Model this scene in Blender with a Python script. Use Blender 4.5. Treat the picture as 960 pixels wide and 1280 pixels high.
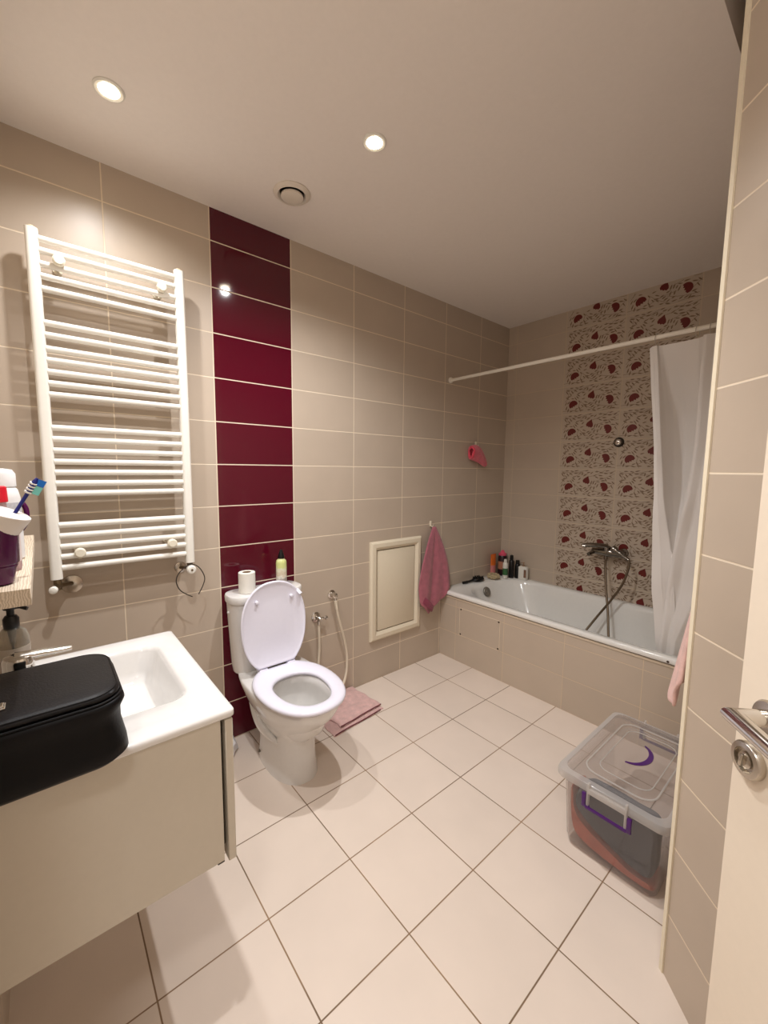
import bpy, bmesh, math, random
from mathutils import Vector, Matrix
C = bpy.context.scene.collection
PI = math.pi
for o in list(bpy.data.objects): bpy.data.objects.remove(o)

# ------------------------------------------------------------------ camera
YAW, PITCH, ROLL, FPX = -0.8693, -0.1033, 0.0100, 509.2
cam_data = bpy.data.cameras.new('camera'); cam = bpy.data.objects.new('camera', cam_data); C.objects.link(cam)
cam_data.sensor_fit = 'HORIZONTAL'; cam_data.sensor_width = 36; cam_data.lens = FPX*36/960
cam_data.clip_start = 0.02
_f = Vector((math.sin(YAW)*math.cos(PITCH), math.cos(YAW)*math.cos(PITCH), math.sin(PITCH)))
_r = Vector((math.cos(YAW), -math.sin(YAW), 0)); _u = _r.cross(_f)
_r2 = math.cos(ROLL)*_r + math.sin(ROLL)*_u; _u2 = -math.sin(ROLL)*_r + math.cos(ROLL)*_u
M = Matrix((_r2, _u2, -_f)).transposed().to_4x4(); M.translation = Vector((1.9961, -0.6463, 1.3822))
cam.matrix_world = M
sc = bpy.context.scene; sc.camera = cam
# ------------------------------------------------------------------ world, exposure, lamps
w = bpy.data.worlds.new('world'); sc.world = w; w.use_nodes = True
w.node_tree.nodes['Background'].inputs[0].default_value = (1, .86, .72, 1)
w.node_tree.nodes['Background'].inputs[1].default_value = 0.05
sc.view_settings.view_transform = 'Standard'; sc.view_settings.look = 'None'
sc.view_settings.gamma = 1; sc.view_settings.use_curve_mapping = False
sc.view_settings.exposure = 0.08
LAMP_W = 54.0
LAMP_SCALE = (.54, 1.28, .95)
LAMP_COL = (1.0, 0.997, 1.01)
FILL_W = 10.0
LAMPS = [(0.384, -0.412), (0.763, 0.334), (1.146, -0.412)]

# ------------------------------------------------------------------ helpers
def lin(c):
    return tuple(((x/255)/12.92 if x/255 <= .04045 else ((x/255+.055)/1.055)**2.4) for x in c) + (1,)
MATS = {}
def mat(name, col, rough=.5, metal=0, noise=0, nscale=60, bump=0, bscale=200, coat=0, trans=0, sheen=0, ior=1.45, spec=None, sub=0):
    if name in MATS: return MATS[name]
    m = bpy.data.materials.new(name); m.use_nodes = True; nt = m.node_tree
    b = nt.nodes['Principled BSDF']; b.inputs['Base Color'].default_value = lin(col)
    b.inputs['Roughness'].default_value = rough; b.inputs['Metallic'].default_value = metal
    b.inputs['Coat Weight'].default_value = coat; b.inputs['Transmission Weight'].default_value = trans
    b.inputs['Sheen Weight'].default_value = sheen; b.inputs['IOR'].default_value = ior
    if spec is not None: b.inputs['Specular IOR Level'].default_value = spec
    tc = nt.nodes.new('ShaderNodeTexCoord')
    n = nt.nodes.new('ShaderNodeTexNoise'); n.inputs['Scale'].default_value = nscale; n.inputs['Detail'].default_value = 4
    nt.links.new(tc.outputs['Object'], n.inputs['Vector'])
    mx = nt.nodes.new('ShaderNodeMix'); mx.data_type = 'RGBA'; mx.blend_type = 'MULTIPLY'
    mx.inputs['Factor'].default_value = noise if noise else .04
    mx.inputs[6].default_value = lin(col); nt.links.new(n.outputs['Color'], mx.inputs[7])
    rmp = nt.nodes.new('ShaderNodeMapRange'); rmp.inputs[1].default_value = .25; rmp.inputs[2].default_value = .75
    rmp.inputs[3].default_value = .55; rmp.inputs[4].default_value = 1.15
    nt.links.new(n.outputs['Fac'], rmp.inputs[0]); nt.links.new(rmp.outputs[0], mx.inputs[7])
    nt.links.new(mx.outputs[2], b.inputs['Base Color'])
    if bump:
        n2 = nt.nodes.new('ShaderNodeTexNoise'); n2.inputs['Scale'].default_value = bscale; n2.inputs['Detail'].default_value = 3
        nt.links.new(tc.outputs['Object'], n2.inputs['Vector'])
        bp = nt.nodes.new('ShaderNodeBump'); bp.inputs['Strength'].default_value = bump; bp.inputs['Distance'].default_value = .004
        nt.links.new(n2.outputs['Fac'], bp.inputs['Height']); nt.links.new(bp.outputs['Normal'], b.inputs['Normal'])
    MATS[name] = m; return m

def clear_plastic(name, col, clear=.8, rough=.12, frost=.15):
    m = bpy.data.materials.new(name); m.use_nodes = True; nt = m.node_tree; nt.nodes.clear()
    out = nt.nodes.new('ShaderNodeOutputMaterial')
    t = nt.nodes.new('ShaderNodeBsdfTransparent'); t.inputs[0].default_value = lin(col)
    d = nt.nodes.new('ShaderNodeBsdfDiffuse'); d.inputs[0].default_value = lin(col)
    tl = nt.nodes.new('ShaderNodeBsdfTranslucent'); tl.inputs[0].default_value = lin(col)
    dd = nt.nodes.new('ShaderNodeMixShader'); dd.inputs[0].default_value = .5
    nt.links.new(d.outputs[0], dd.inputs[1]); nt.links.new(tl.outputs[0], dd.inputs[2])
    a = nt.nodes.new('ShaderNodeMixShader')
    lw = nt.nodes.new('ShaderNodeLayerWeight'); lw.inputs[0].default_value = .5
    mr = nt.nodes.new('ShaderNodeMapRange'); mr.inputs[3].default_value = 1-clear; mr.inputs[4].default_value = min(1, 1-clear+frost+.35)
    pw = nt.nodes.new('ShaderNodeMath'); pw.operation = 'POWER'; pw.inputs[1].default_value = 3
    nt.links.new(lw.outputs['Facing'], pw.inputs[0]); nt.links.new(pw.outputs[0], mr.inputs[0]); nt.links.new(mr.outputs[0], a.inputs[0])
    nt.links.new(t.outputs[0], a.inputs[1]); nt.links.new(dd.outputs[0], a.inputs[2])
    g = nt.nodes.new('ShaderNodeBsdfGlossy'); g.inputs['Roughness'].default_value = rough
    f5 = nt.nodes.new('ShaderNodeMath'); f5.operation = 'POWER'; f5.inputs[1].default_value = 5; nt.links.new(lw.outputs['Facing'], f5.inputs[0])
    fm = nt.nodes.new('ShaderNodeMapRange'); fm.inputs[3].default_value = .035; fm.inputs[4].default_value = .7; nt.links.new(f5.outputs[0], fm.inputs[0])
    b = nt.nodes.new('ShaderNodeMixShader'); nt.links.new(fm.outputs[0], b.inputs[0])
    nt.links.new(a.outputs[0], b.inputs[1]); nt.links.new(g.outputs[0], b.inputs[2])
    nt.links.new(b.outputs[0], out.inputs[0]); MATS[name] = m; return m

def mnode(nt, op, a, b=None, c=None):
    n = nt.nodes.new('ShaderNodeMath'); n.operation = op
    for i, v in enumerate((a, b, c)):
        if v is None: continue
        if isinstance(v, (int, float)): n.inputs[i].default_value = v
        else: nt.links.new(v, n.inputs[i])
    return n.outputs[0]

def tile_mat(name, dir_u, u0, tw, v_axis, v0, th, col, grout, gw=.003, rough=.25, accent=None, stain=0, bond=0, spec=.5):
    """ceramic tiles on a plane: u = dot(position, dir_u) - u0"""
    m = bpy.data.materials.new(name); m.use_nodes = True; nt = m.node_tree; b = nt.nodes['Principled BSDF']
    tc = nt.nodes.new('ShaderNodeTexCoord')
    def dot(v):
        d = nt.nodes.new('ShaderNodeVectorMath'); d.operation = 'DOT_PRODUCT'
        nt.links.new(tc.outputs['Object'], d.inputs[0]); d.inputs[1].default_value = v; return d.outputs['Value']
    u = mnode(nt, 'SUBTRACT', dot(dir_u), u0); v = mnode(nt, 'SUBTRACT', dot(v_axis), v0)
    un = mnode(nt, 'DIVIDE', u, tw); vn = mnode(nt, 'DIVIDE', v, th)
    if bond:
        un = mnode(nt, 'ADD', un, mnode(nt, 'MULTIPLY', mnode(nt, 'MODULO', mnode(nt, 'FLOOR', vn), 2.0), bond))
    def edge(n, size):
        f = mnode(nt, 'FRACT', n); d = mnode(nt, 'MINIMUM', f, mnode(nt, 'SUBTRACT', 1.0, f))
        return mnode(nt, 'MULTIPLY', d, size)
    d = mnode(nt, 'MINIMUM', edge(un, tw), edge(vn, th))
    mr = nt.nodes.new('ShaderNodeMapRange'); mr.interpolation_type = 'SMOOTHSTEP'
    mr.inputs[1].default_value = gw*.35; mr.inputs[2].default_value = gw*.75; nt.links.new(d, mr.inputs[0])
    wn = nt.nodes.new('ShaderNodeTexWhiteNoise'); wn.noise_dimensions = '2D'
    cb = nt.nodes.new('ShaderNodeCombineXYZ')
    nt.links.new(mnode(nt, 'FLOOR', un), cb.inputs[0]); nt.links.new(mnode(nt, 'FLOOR', vn), cb.inputs[1]); nt.links.new(cb.outputs[0], wn.inputs['Vector'])
    nz = nt.nodes.new('ShaderNodeTexNoise'); nz.inputs['Scale'].default_value = 5; nz.inputs['Detail'].default_value = 5
    nt.links.new(tc.outputs['Object'], nz.inputs['Vector'])
    hv = nt.nodes.new('ShaderNodeHueSaturation'); hv.inputs['Color'].default_value = lin(col)
    val = mnode(nt, 'ADD', mnode(nt, 'MULTIPLY', wn.outputs['Value'], .05), mnode(nt, 'ADD', .90, mnode(nt, 'MULTIPLY', nz.outputs['Fac'], .14)))
    nt.links.new(val, hv.inputs['Value'])
    colour = hv.outputs[0]
    if accent:
        inside = mnode(nt, 'MULTIPLY', mnode(nt, 'GREATER_THAN', u, accent[0]), mnode(nt, 'LESS_THAN', u, accent[1]))
        ma = nt.nodes.new('ShaderNodeMix'); ma.data_type = 'RGBA'; nt.links.new(inside, ma.inputs['Factor'])
        nt.links.new(colour, ma.inputs[6]); ma.inputs[7].default_value = lin(accent[2]); colour = ma.outputs[2]
    gc = nt.nodes.new('ShaderNodeMix'); gc.data_type = 'RGBA'; gc.inputs[6].default_value = lin(grout)
    g2 = tuple(int(x*(1-stain)) for x in grout); gc.inputs[7].default_value = lin(g2)
    nz2 = nt.nodes.new('ShaderNodeTexNoise'); nz2.inputs['Scale'].default_value = 2.2
    nt.links.new(tc.outputs['Object'], nz2.inputs['Vector'])
    mr2 = nt.nodes.new('ShaderNodeMapRange'); mr2.inputs[1].default_value = .4; mr2.inputs[2].default_value = .6
    nt.links.new(nz2.outputs['Fac'], mr2.inputs[0]); nt.links.new(mr2.outputs[0], gc.inputs['Factor'])
    mx = nt.nodes.new('ShaderNodeMix'); mx.data_type = 'RGBA'; nt.links.new(mr.outputs[0], mx.inputs['Factor'])
    nt.links.new(gc.outputs[2], mx.inputs[6]); nt.links.new(colour, mx.inputs[7])
    nt.links.new(mx.outputs[2], b.inputs['Base Color'])
    rr = nt.nodes.new('ShaderNodeMapRange'); rr.inputs[3].default_value = .8; rr.inputs[4].default_value = rough
    nt.links.new(mr.outputs[0], rr.inputs[0])
    if accent:
        r2 = mnode(nt, 'SUBTRACT', rr.outputs[0], mnode(nt, 'MULTIPLY', mnode(nt, 'MULTIPLY', inside, mr.outputs[0]), rough-.07)); nt.links.new(r2, b.inputs['Roughness'])
    else: nt.links.new(rr.outputs[0], b.inputs['Roughness'])
    b.inputs['Specular IOR Level'].default_value = spec
    bp = nt.nodes.new('ShaderNodeBump'); bp.inputs['Strength'].default_value = .5; bp.inputs['Distance'].default_value = .0015
    nt.links.new(mr.outputs[0], bp.inputs['Height']); nt.links.new(bp.outputs['Normal'], b.inputs['Normal'])
    MATS[name] = m; return m

# mesh building ------------------------------------------------------
def bm_new(): return bmesh.new()
def box(bm, x0, x1, y0, y1, z0, z1, bev=0, seg=2, mi=0):
    vs = [bm.verts.new((x, y, z)) for x in (x0, x1) for y in (y0, y1) for z in (z0, z1)]
    fs = [(0,1,3,2), (4,6,7,5), (0,4,5,1), (2,3,7,6), (0,2,6,4), (1,5,7,3)]
    faces = [bm.faces.new([vs[i] for i in f]) for f in fs]
    for f in faces: f.material_index = mi
    if bev:
        es = list({e for f in faces for e in f.edges})
        bmesh.ops.bevel(bm, geom=es, offset=bev, segments=seg, affect='EDGES', profile=.5)
    return vs
def ngon(bm, pts, mi=0):
    f = bm.faces.new([bm.verts.new(p) for p in pts]); f.material_index = mi; return f
def loft(bm, rings, cap0=True, cap1=True, loop=False, mi=0):
    R = [[bm.verts.new(p) for p in r] for r in rings]; n = len(R[0])
    for k in range(len(R) if loop else len(R)-1):
        a, b = R[k], R[(k+1) % len(R)]
        for i in range(n):
            j = (i+1) % n
            f = bm.faces.new((a[i], a[j], b[j], b[i])); f.material_index = mi
    if not loop:
        if cap0: bm.faces.new(R[0][::-1]).material_index = mi
        if cap1: bm.faces.new(R[-1]).material_index = mi
    return R
def rrect(x0, x1, y0, y1, r, z, k=6, s=4):
    """rounded rectangle, equal point count for any size"""
    pts = []; r = min(r, (x1-x0)/2-1e-4, (y1-y0)/2-1e-4)
    cs = [(x1-r, y1-r, 0), (x0+r, y1-r, PI/2), (x0+r, y0+r, PI), (x1-r, y0+r, 1.5*PI)]
    for i, (cx, cy, a0) in enumerate(cs):
        arc = [(cx+r*math.cos(a0+PI/2*t/k), cy+r*math.sin(a0+PI/2*t/k)) for t in range(k+1)]
        pts += arc
        nx = cs[(i+1) % 4]; q = (nx[0]+r*math.cos(nx[2]), nx[1]+r*math.sin(nx[2])); p = arc[-1]
        for t in range(1, s): pts.append((p[0]+(q[0]-p[0])*t/s, p[1]+(q[1]-p[1])*t/s))
    return [(a, b, z) for a, b in pts]
def circ(c, r, ax='z', n=24, z=0):
    out = []
    for i in range(n):
        a = 2*PI*i/n; p = (r*math.cos(a), r*math.sin(a))
        out.append({'z': (c[0]+p[0], c[1]+p[1], c[2]), 'x': (c[0], c[1]+p[0], c[2]+p[1]), 'y': (c[0]+p[1], c[1], c[2]+p[0])}[ax])
    return out
def frame(d):
    d = Vector(d).normalized(); a = Vector((0, 0, 1)) if abs(d.z) < .9 else Vector((1, 0, 0))
    u = d.cross(a).normalized(); return d, u, d.cross(u).normalized()
def lathe(bm, base, axis, prof, n=24, cap0=True, cap1=True, mi=0):
    """prof: list of (height along axis, radius)"""
    d, u, v = frame(axis); base = Vector(base)
    rings = [[tuple(base+d*h+(u*math.cos(2*PI*i/n)+v*math.sin(2*PI*i/n))*max(r, 1e-4)) for i in range(n)] for h, r in prof]
    return loft(bm, rings, cap0, cap1, mi=mi)
def cyl(bm, p, q, r, n=16, r2=None, mi=0):
    p = Vector(p); q = Vector(q); L = (q-p).length
    lathe(bm, p, q-p, [(0, r), (L, r if r2 is None else r2)], n, mi=mi)
def spline(P, sub=8):
    P = [Vector(p) for p in P]; out = []
    for i in range(len(P)-1):
        a = P[max(i-1, 0)]; b = P[i]; c = P[i+1]; d = P[min(i+2, len(P)-1)]
        for t in range(sub):
            t /= sub
            out.append(.5*((2*b)+(c-a)*t+(2*a-5*b+4*c-d)*t*t+(-a+3*b-3*c+d)*t**3))
    return out+[P[-1]]
def tube(bm, pts, r, n=10, rad=None, closed=False, mi=0, sq=(1, 1)):
    pts = [Vector(p) for p in pts]; rings = []; pu = None
    for i, p in enumerate(pts):
        if closed: d = (pts[(i+1) % len(pts)]-pts[i-1])
        else: d = pts[min(i+1, len(pts)-1)]-pts[max(i-1, 0)]
        d.normalize()
        if pu is None: _, u, _ = frame(d)
        else: u = (pu-d*pu.dot(d)).normalized()
        v = d.cross(u); pu = u; rr = rad[i] if rad else r
        rings.append([tuple(p+(u*math.cos(2*PI*k/n)*sq[0]+v*math.sin(2*PI*k/n)*sq[1])*rr) for k in range(n)])
    loft(bm, rings, loop=closed, mi=mi)
def grid(bm, f, nu, nv, mi=0):
    V = [[bm.verts.new(f(i/nu, j/nv)) for j in range(nv+1)] for i in range(nu+1)]
    for i in range(nu):
        for j in range(nv):
            bm.faces.new((V[i][j], V[i+1][j], V[i+1][j+1], V[i][j+1])).material_index = mi
def build(name, bm, mats, parent=None, loc=None, ang=38, solid=0, subsurf=0):
    bmesh.ops.recalc_face_normals(bm, faces=bm.faces)
    off = Vector(loc) if loc else (Vector(parent['_o']) if parent and '_o' in parent else Vector((0, 0, 0)))
    for v in bm.verts: v.co -= off
    for f in bm.faces: f.smooth = True
    for e in bm.edges:
        if len(e.link_faces) == 2 and e.calc_face_angle(0) > math.radians(ang): e.smooth = False
    me = bpy.data.meshes.new(name); bm.to_mesh(me); bm.free()
    for m in (mats if isinstance(mats, (list, tuple)) else [mats]): me.materials.append(m)
    o = bpy.data.objects.new(name, me); C.objects.link(o)
    if solid:
        s = o.modifiers.new('solid', 'SOLIDIFY'); s.thickness = solid; s.offset = 0
    if subsurf:
        s = o.modifiers.new('sub', 'SUBSURF'); s.levels = subsurf; s.render_levels = subsurf
    if parent:
        o.parent = parent
        po = Vector(parent['_o']) if '_o' in parent else Vector((0, 0, 0))
        o.location = off-po
    else: o.location = off
    o['_o'] = tuple(off); return o
def tag(o, label, cat, group=None):
    o['label'] = label; o['category'] = cat
    if group: o['group'] = group
    return o
def thing(name, label, cat, loc, group=None):
    o = bpy.data.objects.new(name, None); C.objects.link(o); o.location = loc; o.empty_display_size = .05
    o['_o'] = tuple(loc); return tag(o, label, cat, group)
def struct(name, bm, m, parent=None, **k):
    o = build(name, bm, m, parent, **k); o['kind'] = 'structure'; return o

# ------------------------------------------------------------------ room measurements (metres)
L = 2.365; H = 2.54; YC = -0.785; XR = 1.745; YA = 1.605
P0 = Vector((1.741, .601, 0)); DD = Vector((.72, -.694, 0)).normalized(); DN = Vector((-DD.y, DD.x, 0))   # DN points away from the room
if DN.x < 0: DN = -DN
# ------------------------------------------------------------------ materials of the room
BEIGE = (191, 175, 157); GROUT = (232, 216, 192)
M_wallA = tile_mat('beige_tiles_with_burgundy_column', (0,1,0), 0, .3988, (0,0,1), 0, .2, BEIGE, GROUT, gw=.0042, rough=.38, accent=(0, .3988, (84, 12, 30)))
M_wallB = tile_mat('beige_tiles_back', (1,0,0), .08, .4, (0,0,1), 0, .2, BEIGE, (205, 187, 162), gw=.0036, rough=.3)
M_apron = tile_mat('beige_tiles_bath_front', (1,0,0), .15, .4, (0,0,1), 0, .2, BEIGE, (214, 194, 166), gw=.003, rough=.3)
M_diag = tile_mat('beige_tiles_entrance', tuple(DD), P0.dot(DD), .4, (0,0,1), -.018, .2, BEIGE, GROUT, gw=.0042, rough=.3)
M_wallC = tile_mat('beige_tiles_plain', (1,0,0), 0, .4, (0,0,1), 0, .2, BEIGE, GROUT, gw=.004, rough=.3)
M_wallR = tile_mat('beige_tiles_right', (0,1,0), 0, .4, (0,0,1), 0, .2, BEIGE, GROUT, gw=.004, rough=.3)
M_floor = tile_mat('cream_floor_tiles', (1,0,0), 0.0007, .3061, (0,1,0), -.4914, .3061, (229, 214, 200), (160, 130, 100), gw=.0036, rough=.33, stain=.22, spec=.4)
M_ceil = mat('ceiling_paint', (238, 230, 222), .9)
M_trim = mat('cream_corner_trim', (238, 226, 200), .4)
M_flower = mat('burgundy_flower_print', (104, 30, 26), .35)
M_leaf = mat('brown_leaf_print', (128, 106, 86), .35)
WHITE = mat('white_ceramic', (229, 226, 222), .08, coat=.4)
TUBW = mat('white_enamel', (232, 230, 224), .12, coat=.3)
SEATW = mat('cool_white_plastic', (238, 236, 248), .22)
CHROME = mat('chrome', (214, 210, 204), .12, metal=1)
CHROME2 = mat('brushed_chrome', (196, 188, 176), .26, metal=1)
RADW = mat('white_radiator_enamel', (240, 236, 226), .3)
BLACKP = mat('black_plastic', (14, 13, 13), .35)

# ------------------------------------------------------------------ room shell
b = bm_new(); box(b, -.1, 3.0, -1.7, L+.1, -.1, 0); struct('floor', b, M_floor)
b = bm_new(); box(b, -.1, 0, YC-.1, L+.1, 0, H+.05); struct('wall_left', b, M_wallA)
# back wall with the printed floral panel: 2 columns of tiles
b = bm_new(); box(b, 0, XR, L, L+.1, 0, 2.9)
def shape2d(bm, pts, mi, lift):
    f = bm.faces.new([bm.verts.new((p[0], L-lift, p[1])) for p in pts]); f.material_index = mi
FL = [((.078, .066), 0.50, 'dome', .0315), ((.204, .119), -.35, 'drop', .029), ((.321, .077), -1.15, 'dome', .0315)]
def flower(bm, cx, cz, rot, kind, r, clip):
    pts = []
    if kind == 'dome':
        base = [(r*math.cos(a), r*.98*math.sin(a)) for a in [-.42+(PI+.84)*i/14 for i in range(15)]]
        base += [(-.66*r, -.30*r), (-.40*r, -.52*r), (-.16*r, -.28*r), (.08*r, -.56*r), (.30*r, -.30*r), (.58*r, -.50*r), (.72*r, -.36*r)]
    else:
        base = [(0, 1.25*r), (-.35*r, .75*r), (-.75*r, .2*r), (-.85*r, -.3*r), (-.55*r, -.72*r), (-.2*r, -.6*r), (0, -.8*r), (.3*r, -.6*r), (.62*r, -.72*r), (.9*r, -.25*r), (.7*r, .25*r), (.3*r, .75*r)]
    for x, y in base:
        X = cx+x*math.cos(rot)-y*math.sin(rot); Z = cz+x*math.sin(rot)+y*math.cos(rot)
        pts.append((min(max(X, clip[0]), clip[1]), min(max(Z, clip[2]), clip[3])))
    shape2d(bm, pts, 1, .0012)
def leaf(bm, x, z, a, ln, wd, clip):
    ca, sa = math.cos(a), math.sin(a); pts = []
    for t, s in ((0, 0), (.3, .5), (.6, .45), (1, 0), (.6, -.4), (.3, -.45)):
        X = x+ca*t*ln-sa*s*wd; Z = z+sa*t*ln+ca*s*wd
        pts.append((min(max(X, clip[0]), clip[1]), min(max(Z, clip[2]), clip[3])))
    shape2d(bm, pts, 2, .0008)
STEMS = [((.0, .025), (.06, .03), (.12, .018)), ((.015, .09), (.05, .14), (.11, .185)), ((.10, .135), (.15, .17), (.21, .165)),
         ((.12, .03), (.18, .07), (.27, .075)), ((.13, .085), (.16, .05), (.24, .012)), ((.22, .06), (.29, .03), (.385, .035)),
         ((.22, .15), (.27, .15), (.33, .195)), ((.24, .11), (.32, .13), (.39, .17)), ((.33, .05), (.36, .08), (.395, .11)),
         ((.03, .105), (.045, .135), (.04, .17)), ((.27, .19), (.33, .16), (.395, .19)), ((.125, .075), (.11, .05), (.135, .012)), ((.02, .185), (.10, .16), (.19, .19)),
         ((.28, .01), (.33, .02), (.39, .012)), ((.34, .14), (.37, .13), (.39, .135))]
rnd = random.Random(11); LEAVES = []; seeds = []
for k in range(2600):                      # slanted willow leaves that follow flowing bands across each tile
    x, z = rnd.uniform(.012, .388), rnd.uniform(.010, .190)
    a = .75*math.sin(2*PI*(x/.4*1.5+z/.2*.6)+.8)+(.42 if k % 2 else -.38)+.15
    ln = rnd.uniform(.026, .038); ex, ez = x+math.cos(a)*ln, z+math.sin(a)*ln; mx_, mz = (x+ex)/2, (z+ez)/2
    if not (.004 < ex < .396 and .004 < ez < .196): continue
    if any(math.hypot(px-c[0], pz-c[1]) < .035 for c, _, _, _ in FL for px, pz in ((x, z), (ex, ez), (mx_, mz))): continue
    if any(abs((mx_-q[0])*math.cos(q[2])+(mz-q[1])*math.sin(q[2])) < .029 and abs(-(mx_-q[0])*math.sin(q[2])+(mz-q[1])*math.cos(q[2])) < .0142 for q in seeds): continue
    seeds.append((mx_, mz, a)); LEAVES.append((x, z, a, ln, rnd.uniform(.0070, .0096)))
for col in range(2):
    for row in range(13):
        u0, v0 = .483+.4*col, row*.2; clip = (u0+.004, u0+.396, v0+.004, min(v0+.196, H-.002))
        if v0+.2 < .5: continue
        for (c, rot, kind, r) in FL:
            if v0+c[1] < H-.01: flower(b, u0+c[0], v0+c[1], rot, kind, r, clip)
        for A_, B_, C_ in STEMS:
            pp = [((1-t)**2*A_[0]+2*t*(1-t)*B_[0]+t*t*C_[0], (1-t)**2*A_[1]+2*t*(1-t)*B_[1]+t*t*C_[1]) for t in (0, .2, .4, .6, .8, 1)]
            for (xa, za), (xb, zb) in zip(pp, pp[1:]):
                if any(math.hypot((xa+xb)/2-c[0], (za+zb)/2-c[1]) < .026 for c, _, _, _ in FL) or v0+max(za, zb)+.003 > H: continue
                dx, dz = xb-xa, zb-za; q = math.hypot(dx, dz); nx, nz_ = -dz/q*.0011, dx/q*.0011
                shape2d(b, [(u0+xa+nx, v0+za+nz_), (u0+xb+nx, v0+zb+nz_), (u0+xb-nx, v0+zb-nz_), (u0+xa-nx, v0+za-nz_)], 2, .0006)
        for (x, z, a, ln, wd) in LEAVES:
            if v0+z+.02 < H: leaf(b, u0+x, v0+z, a, ln, wd, clip)
struct('wall_back', b, [M_wallB, M_flower, M_leaf], ang=20)
b = bm_new(); box(b, XR, XR+.06, P0.y+.01, L+.1, 0, 2.9); struct('wall_right', b, M_wallR)
b = bm_new(); box(b, -.1, 1.42, YC-.1, YC, 0, H+.05); struct('wall_front', b, M_wallC)
# angled wall beside the entrance
b = bm_new(); q0 = P0; q1 = P0+DD*1.62; q2 = q1+DN*.06; q3 = P0+DN*.06
rb = [tuple(p) for p in (q0, q1, q2, q3)]; loft(b, [rb, [(p[0], p[1], 2.9) for p in rb]]); struct('wall_entrance', b, M_diag)
b = bm_new(); box(b, 2.9, 3.0, -1.7, -.45, 0, 2.9); struct('wall_hallway', b, M_ceil)
b = bm_new(); box(b, 1.32, 3.0, -1.7, -1.6, 0, 2.9); box(b, 1.32, 1.42, -1.6, YC-.1, 0, 2.9); struct('wall_doorway', b, M_ceil)
# ceiling with its raised part by the entrance
b = bm_new(); box(b, -.1, 1.667, YC-.1, L+.1, H, 2.9); struct('ceiling', b, M_ceil)
b = bm_new(); box(b, 1.3, 3.0, -1.7, L+.1, 2.9, 3.0); struct('ceiling_raised', b, M_ceil)
# corner trim of the angled wall
b = bm_new(); c = P0-DN*.001
rb = [tuple(c-DD*.007-DN*.0035), tuple(c+DD*.006-DN*.0035), tuple(c+DD*.006+DN*.003), tuple(c-DD*.007+DN*.012)]
loft(b, [rb, [(p[0], p[1], 2.9) for p in rb]]); struct('trim_1', b, M_trim)
# tiled front of the bath
b = bm_new(); box(b, 0, XR, YA, YA+.03, 0, .462); struct('wall_bath_front', b, M_apron)
r = thing('inspection_panel', 'tile inspection panel with four screws in the bath front', 'panel', (.354, YA, .3))
b = bm_new(); box(b, .188, .52, YA-.0012, YA+.001, .203, .402, .0008, 1); build('tile', b, mat('inspection_tile', BEIGE, .3), r)
M_caulk = mat('cream_sealant', (226, 210, 186), .6)
b = bm_new()
for x0, x1, z0, z1 in ((.186, .522, .4015, .4045), (.186, .522, .201, .204), (.1855, .1885, .201, .4045), (.5195, .5225, .201, .4045)): box(b, x0, x1, YA-.0016, YA, z0, z1)
build('joint', b, M_caulk, r)
for x in (.197, .512):
    for z in (.394, .212):
        b = bm_new(); lathe(b, (x, YA, z), (0,-1,0), [(0, .006), (.003, .006), (.004, .003)], 12); build('screw', b, mat('dark_screw', (70, 55, 42), .4, metal=.8), r)

# ------------------------------------------------------------------ lamps and vent in the ceiling
def emis(name, col, s):
    m = bpy.data.materials.new(name); m.use_nodes = True; bs = m.node_tree.nodes['Principled BSDF']
    bs.inputs['Emission Color'].default_value = (*col, 1); bs.inputs['Emission Strength'].default_value = s; bs.inputs['Base Color'].default_value = (1, 1, 1, 1); return m
M_glow = emis('lamp_glow', (1, .86, .62), 30)
LAB = ['round recessed ceiling lamp above the radiator', 'round recessed ceiling lamp beside the air vent', 'round recessed ceiling lamp above the vanity, near the doorway']
for i, (x, y) in enumerate(LAMPS):
    r = thing('ceiling_lamp', LAB[i], 'ceiling lamp', (x, y, H), 'recessed ceiling lamps')
    b = bm_new(); lathe(b, (x, y, H), (0,0,-1), [(0, .043), (.003, .043), (.006, .038), (.004, .029), (.0005, .028)], 32, True, True); build('bezel', b, mat('lamp_bezel_white', (230, 226, 216), .3), r)
    b = bm_new(); lathe(b, (x, y, H), (0,0,-1), [(.001, .027), (.0045, .026), (.006, .018), (.0065, .002)], 24); build('bulb', b, M_glow, r)
    ld = bpy.data.lights.new('downlight', 'SPOT'); ld.energy = LAMP_W*LAMP_SCALE[i]; ld.color = LAMP_COL; ld.spot_size = math.radians(148); ld.spot_blend = 1.0; ld.shadow_soft_size = .022
    lo = bpy.data.objects.new('downlight', ld); C.objects.link(lo); lo.location = (0, 0, -.03); lo.parent = r
VX, VY = .325, .240
r = thing('ceiling_vent', 'round white air vent in the ceiling', 'vent', (VX, VY, H))
M_vent = mat('vent_white', (222, 212, 198), .5)
b = bm_new(); lathe(b, (VX, VY, H), (0,0,-1), [(0, .076), (.004, .077), (.012, .068), (.014, .06), (.004, .052), (.001, .05)], 40, True, False); build('collar', b, M_vent, r)
b = bm_new(); lathe(b, (VX, VY, H), (0,0,-1), [(.001, .012), (.010, .012), (.012, .046), (.018, .046), (.021, .036), (.022, .004)], 40); build('disc', b, M_vent, r)

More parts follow.
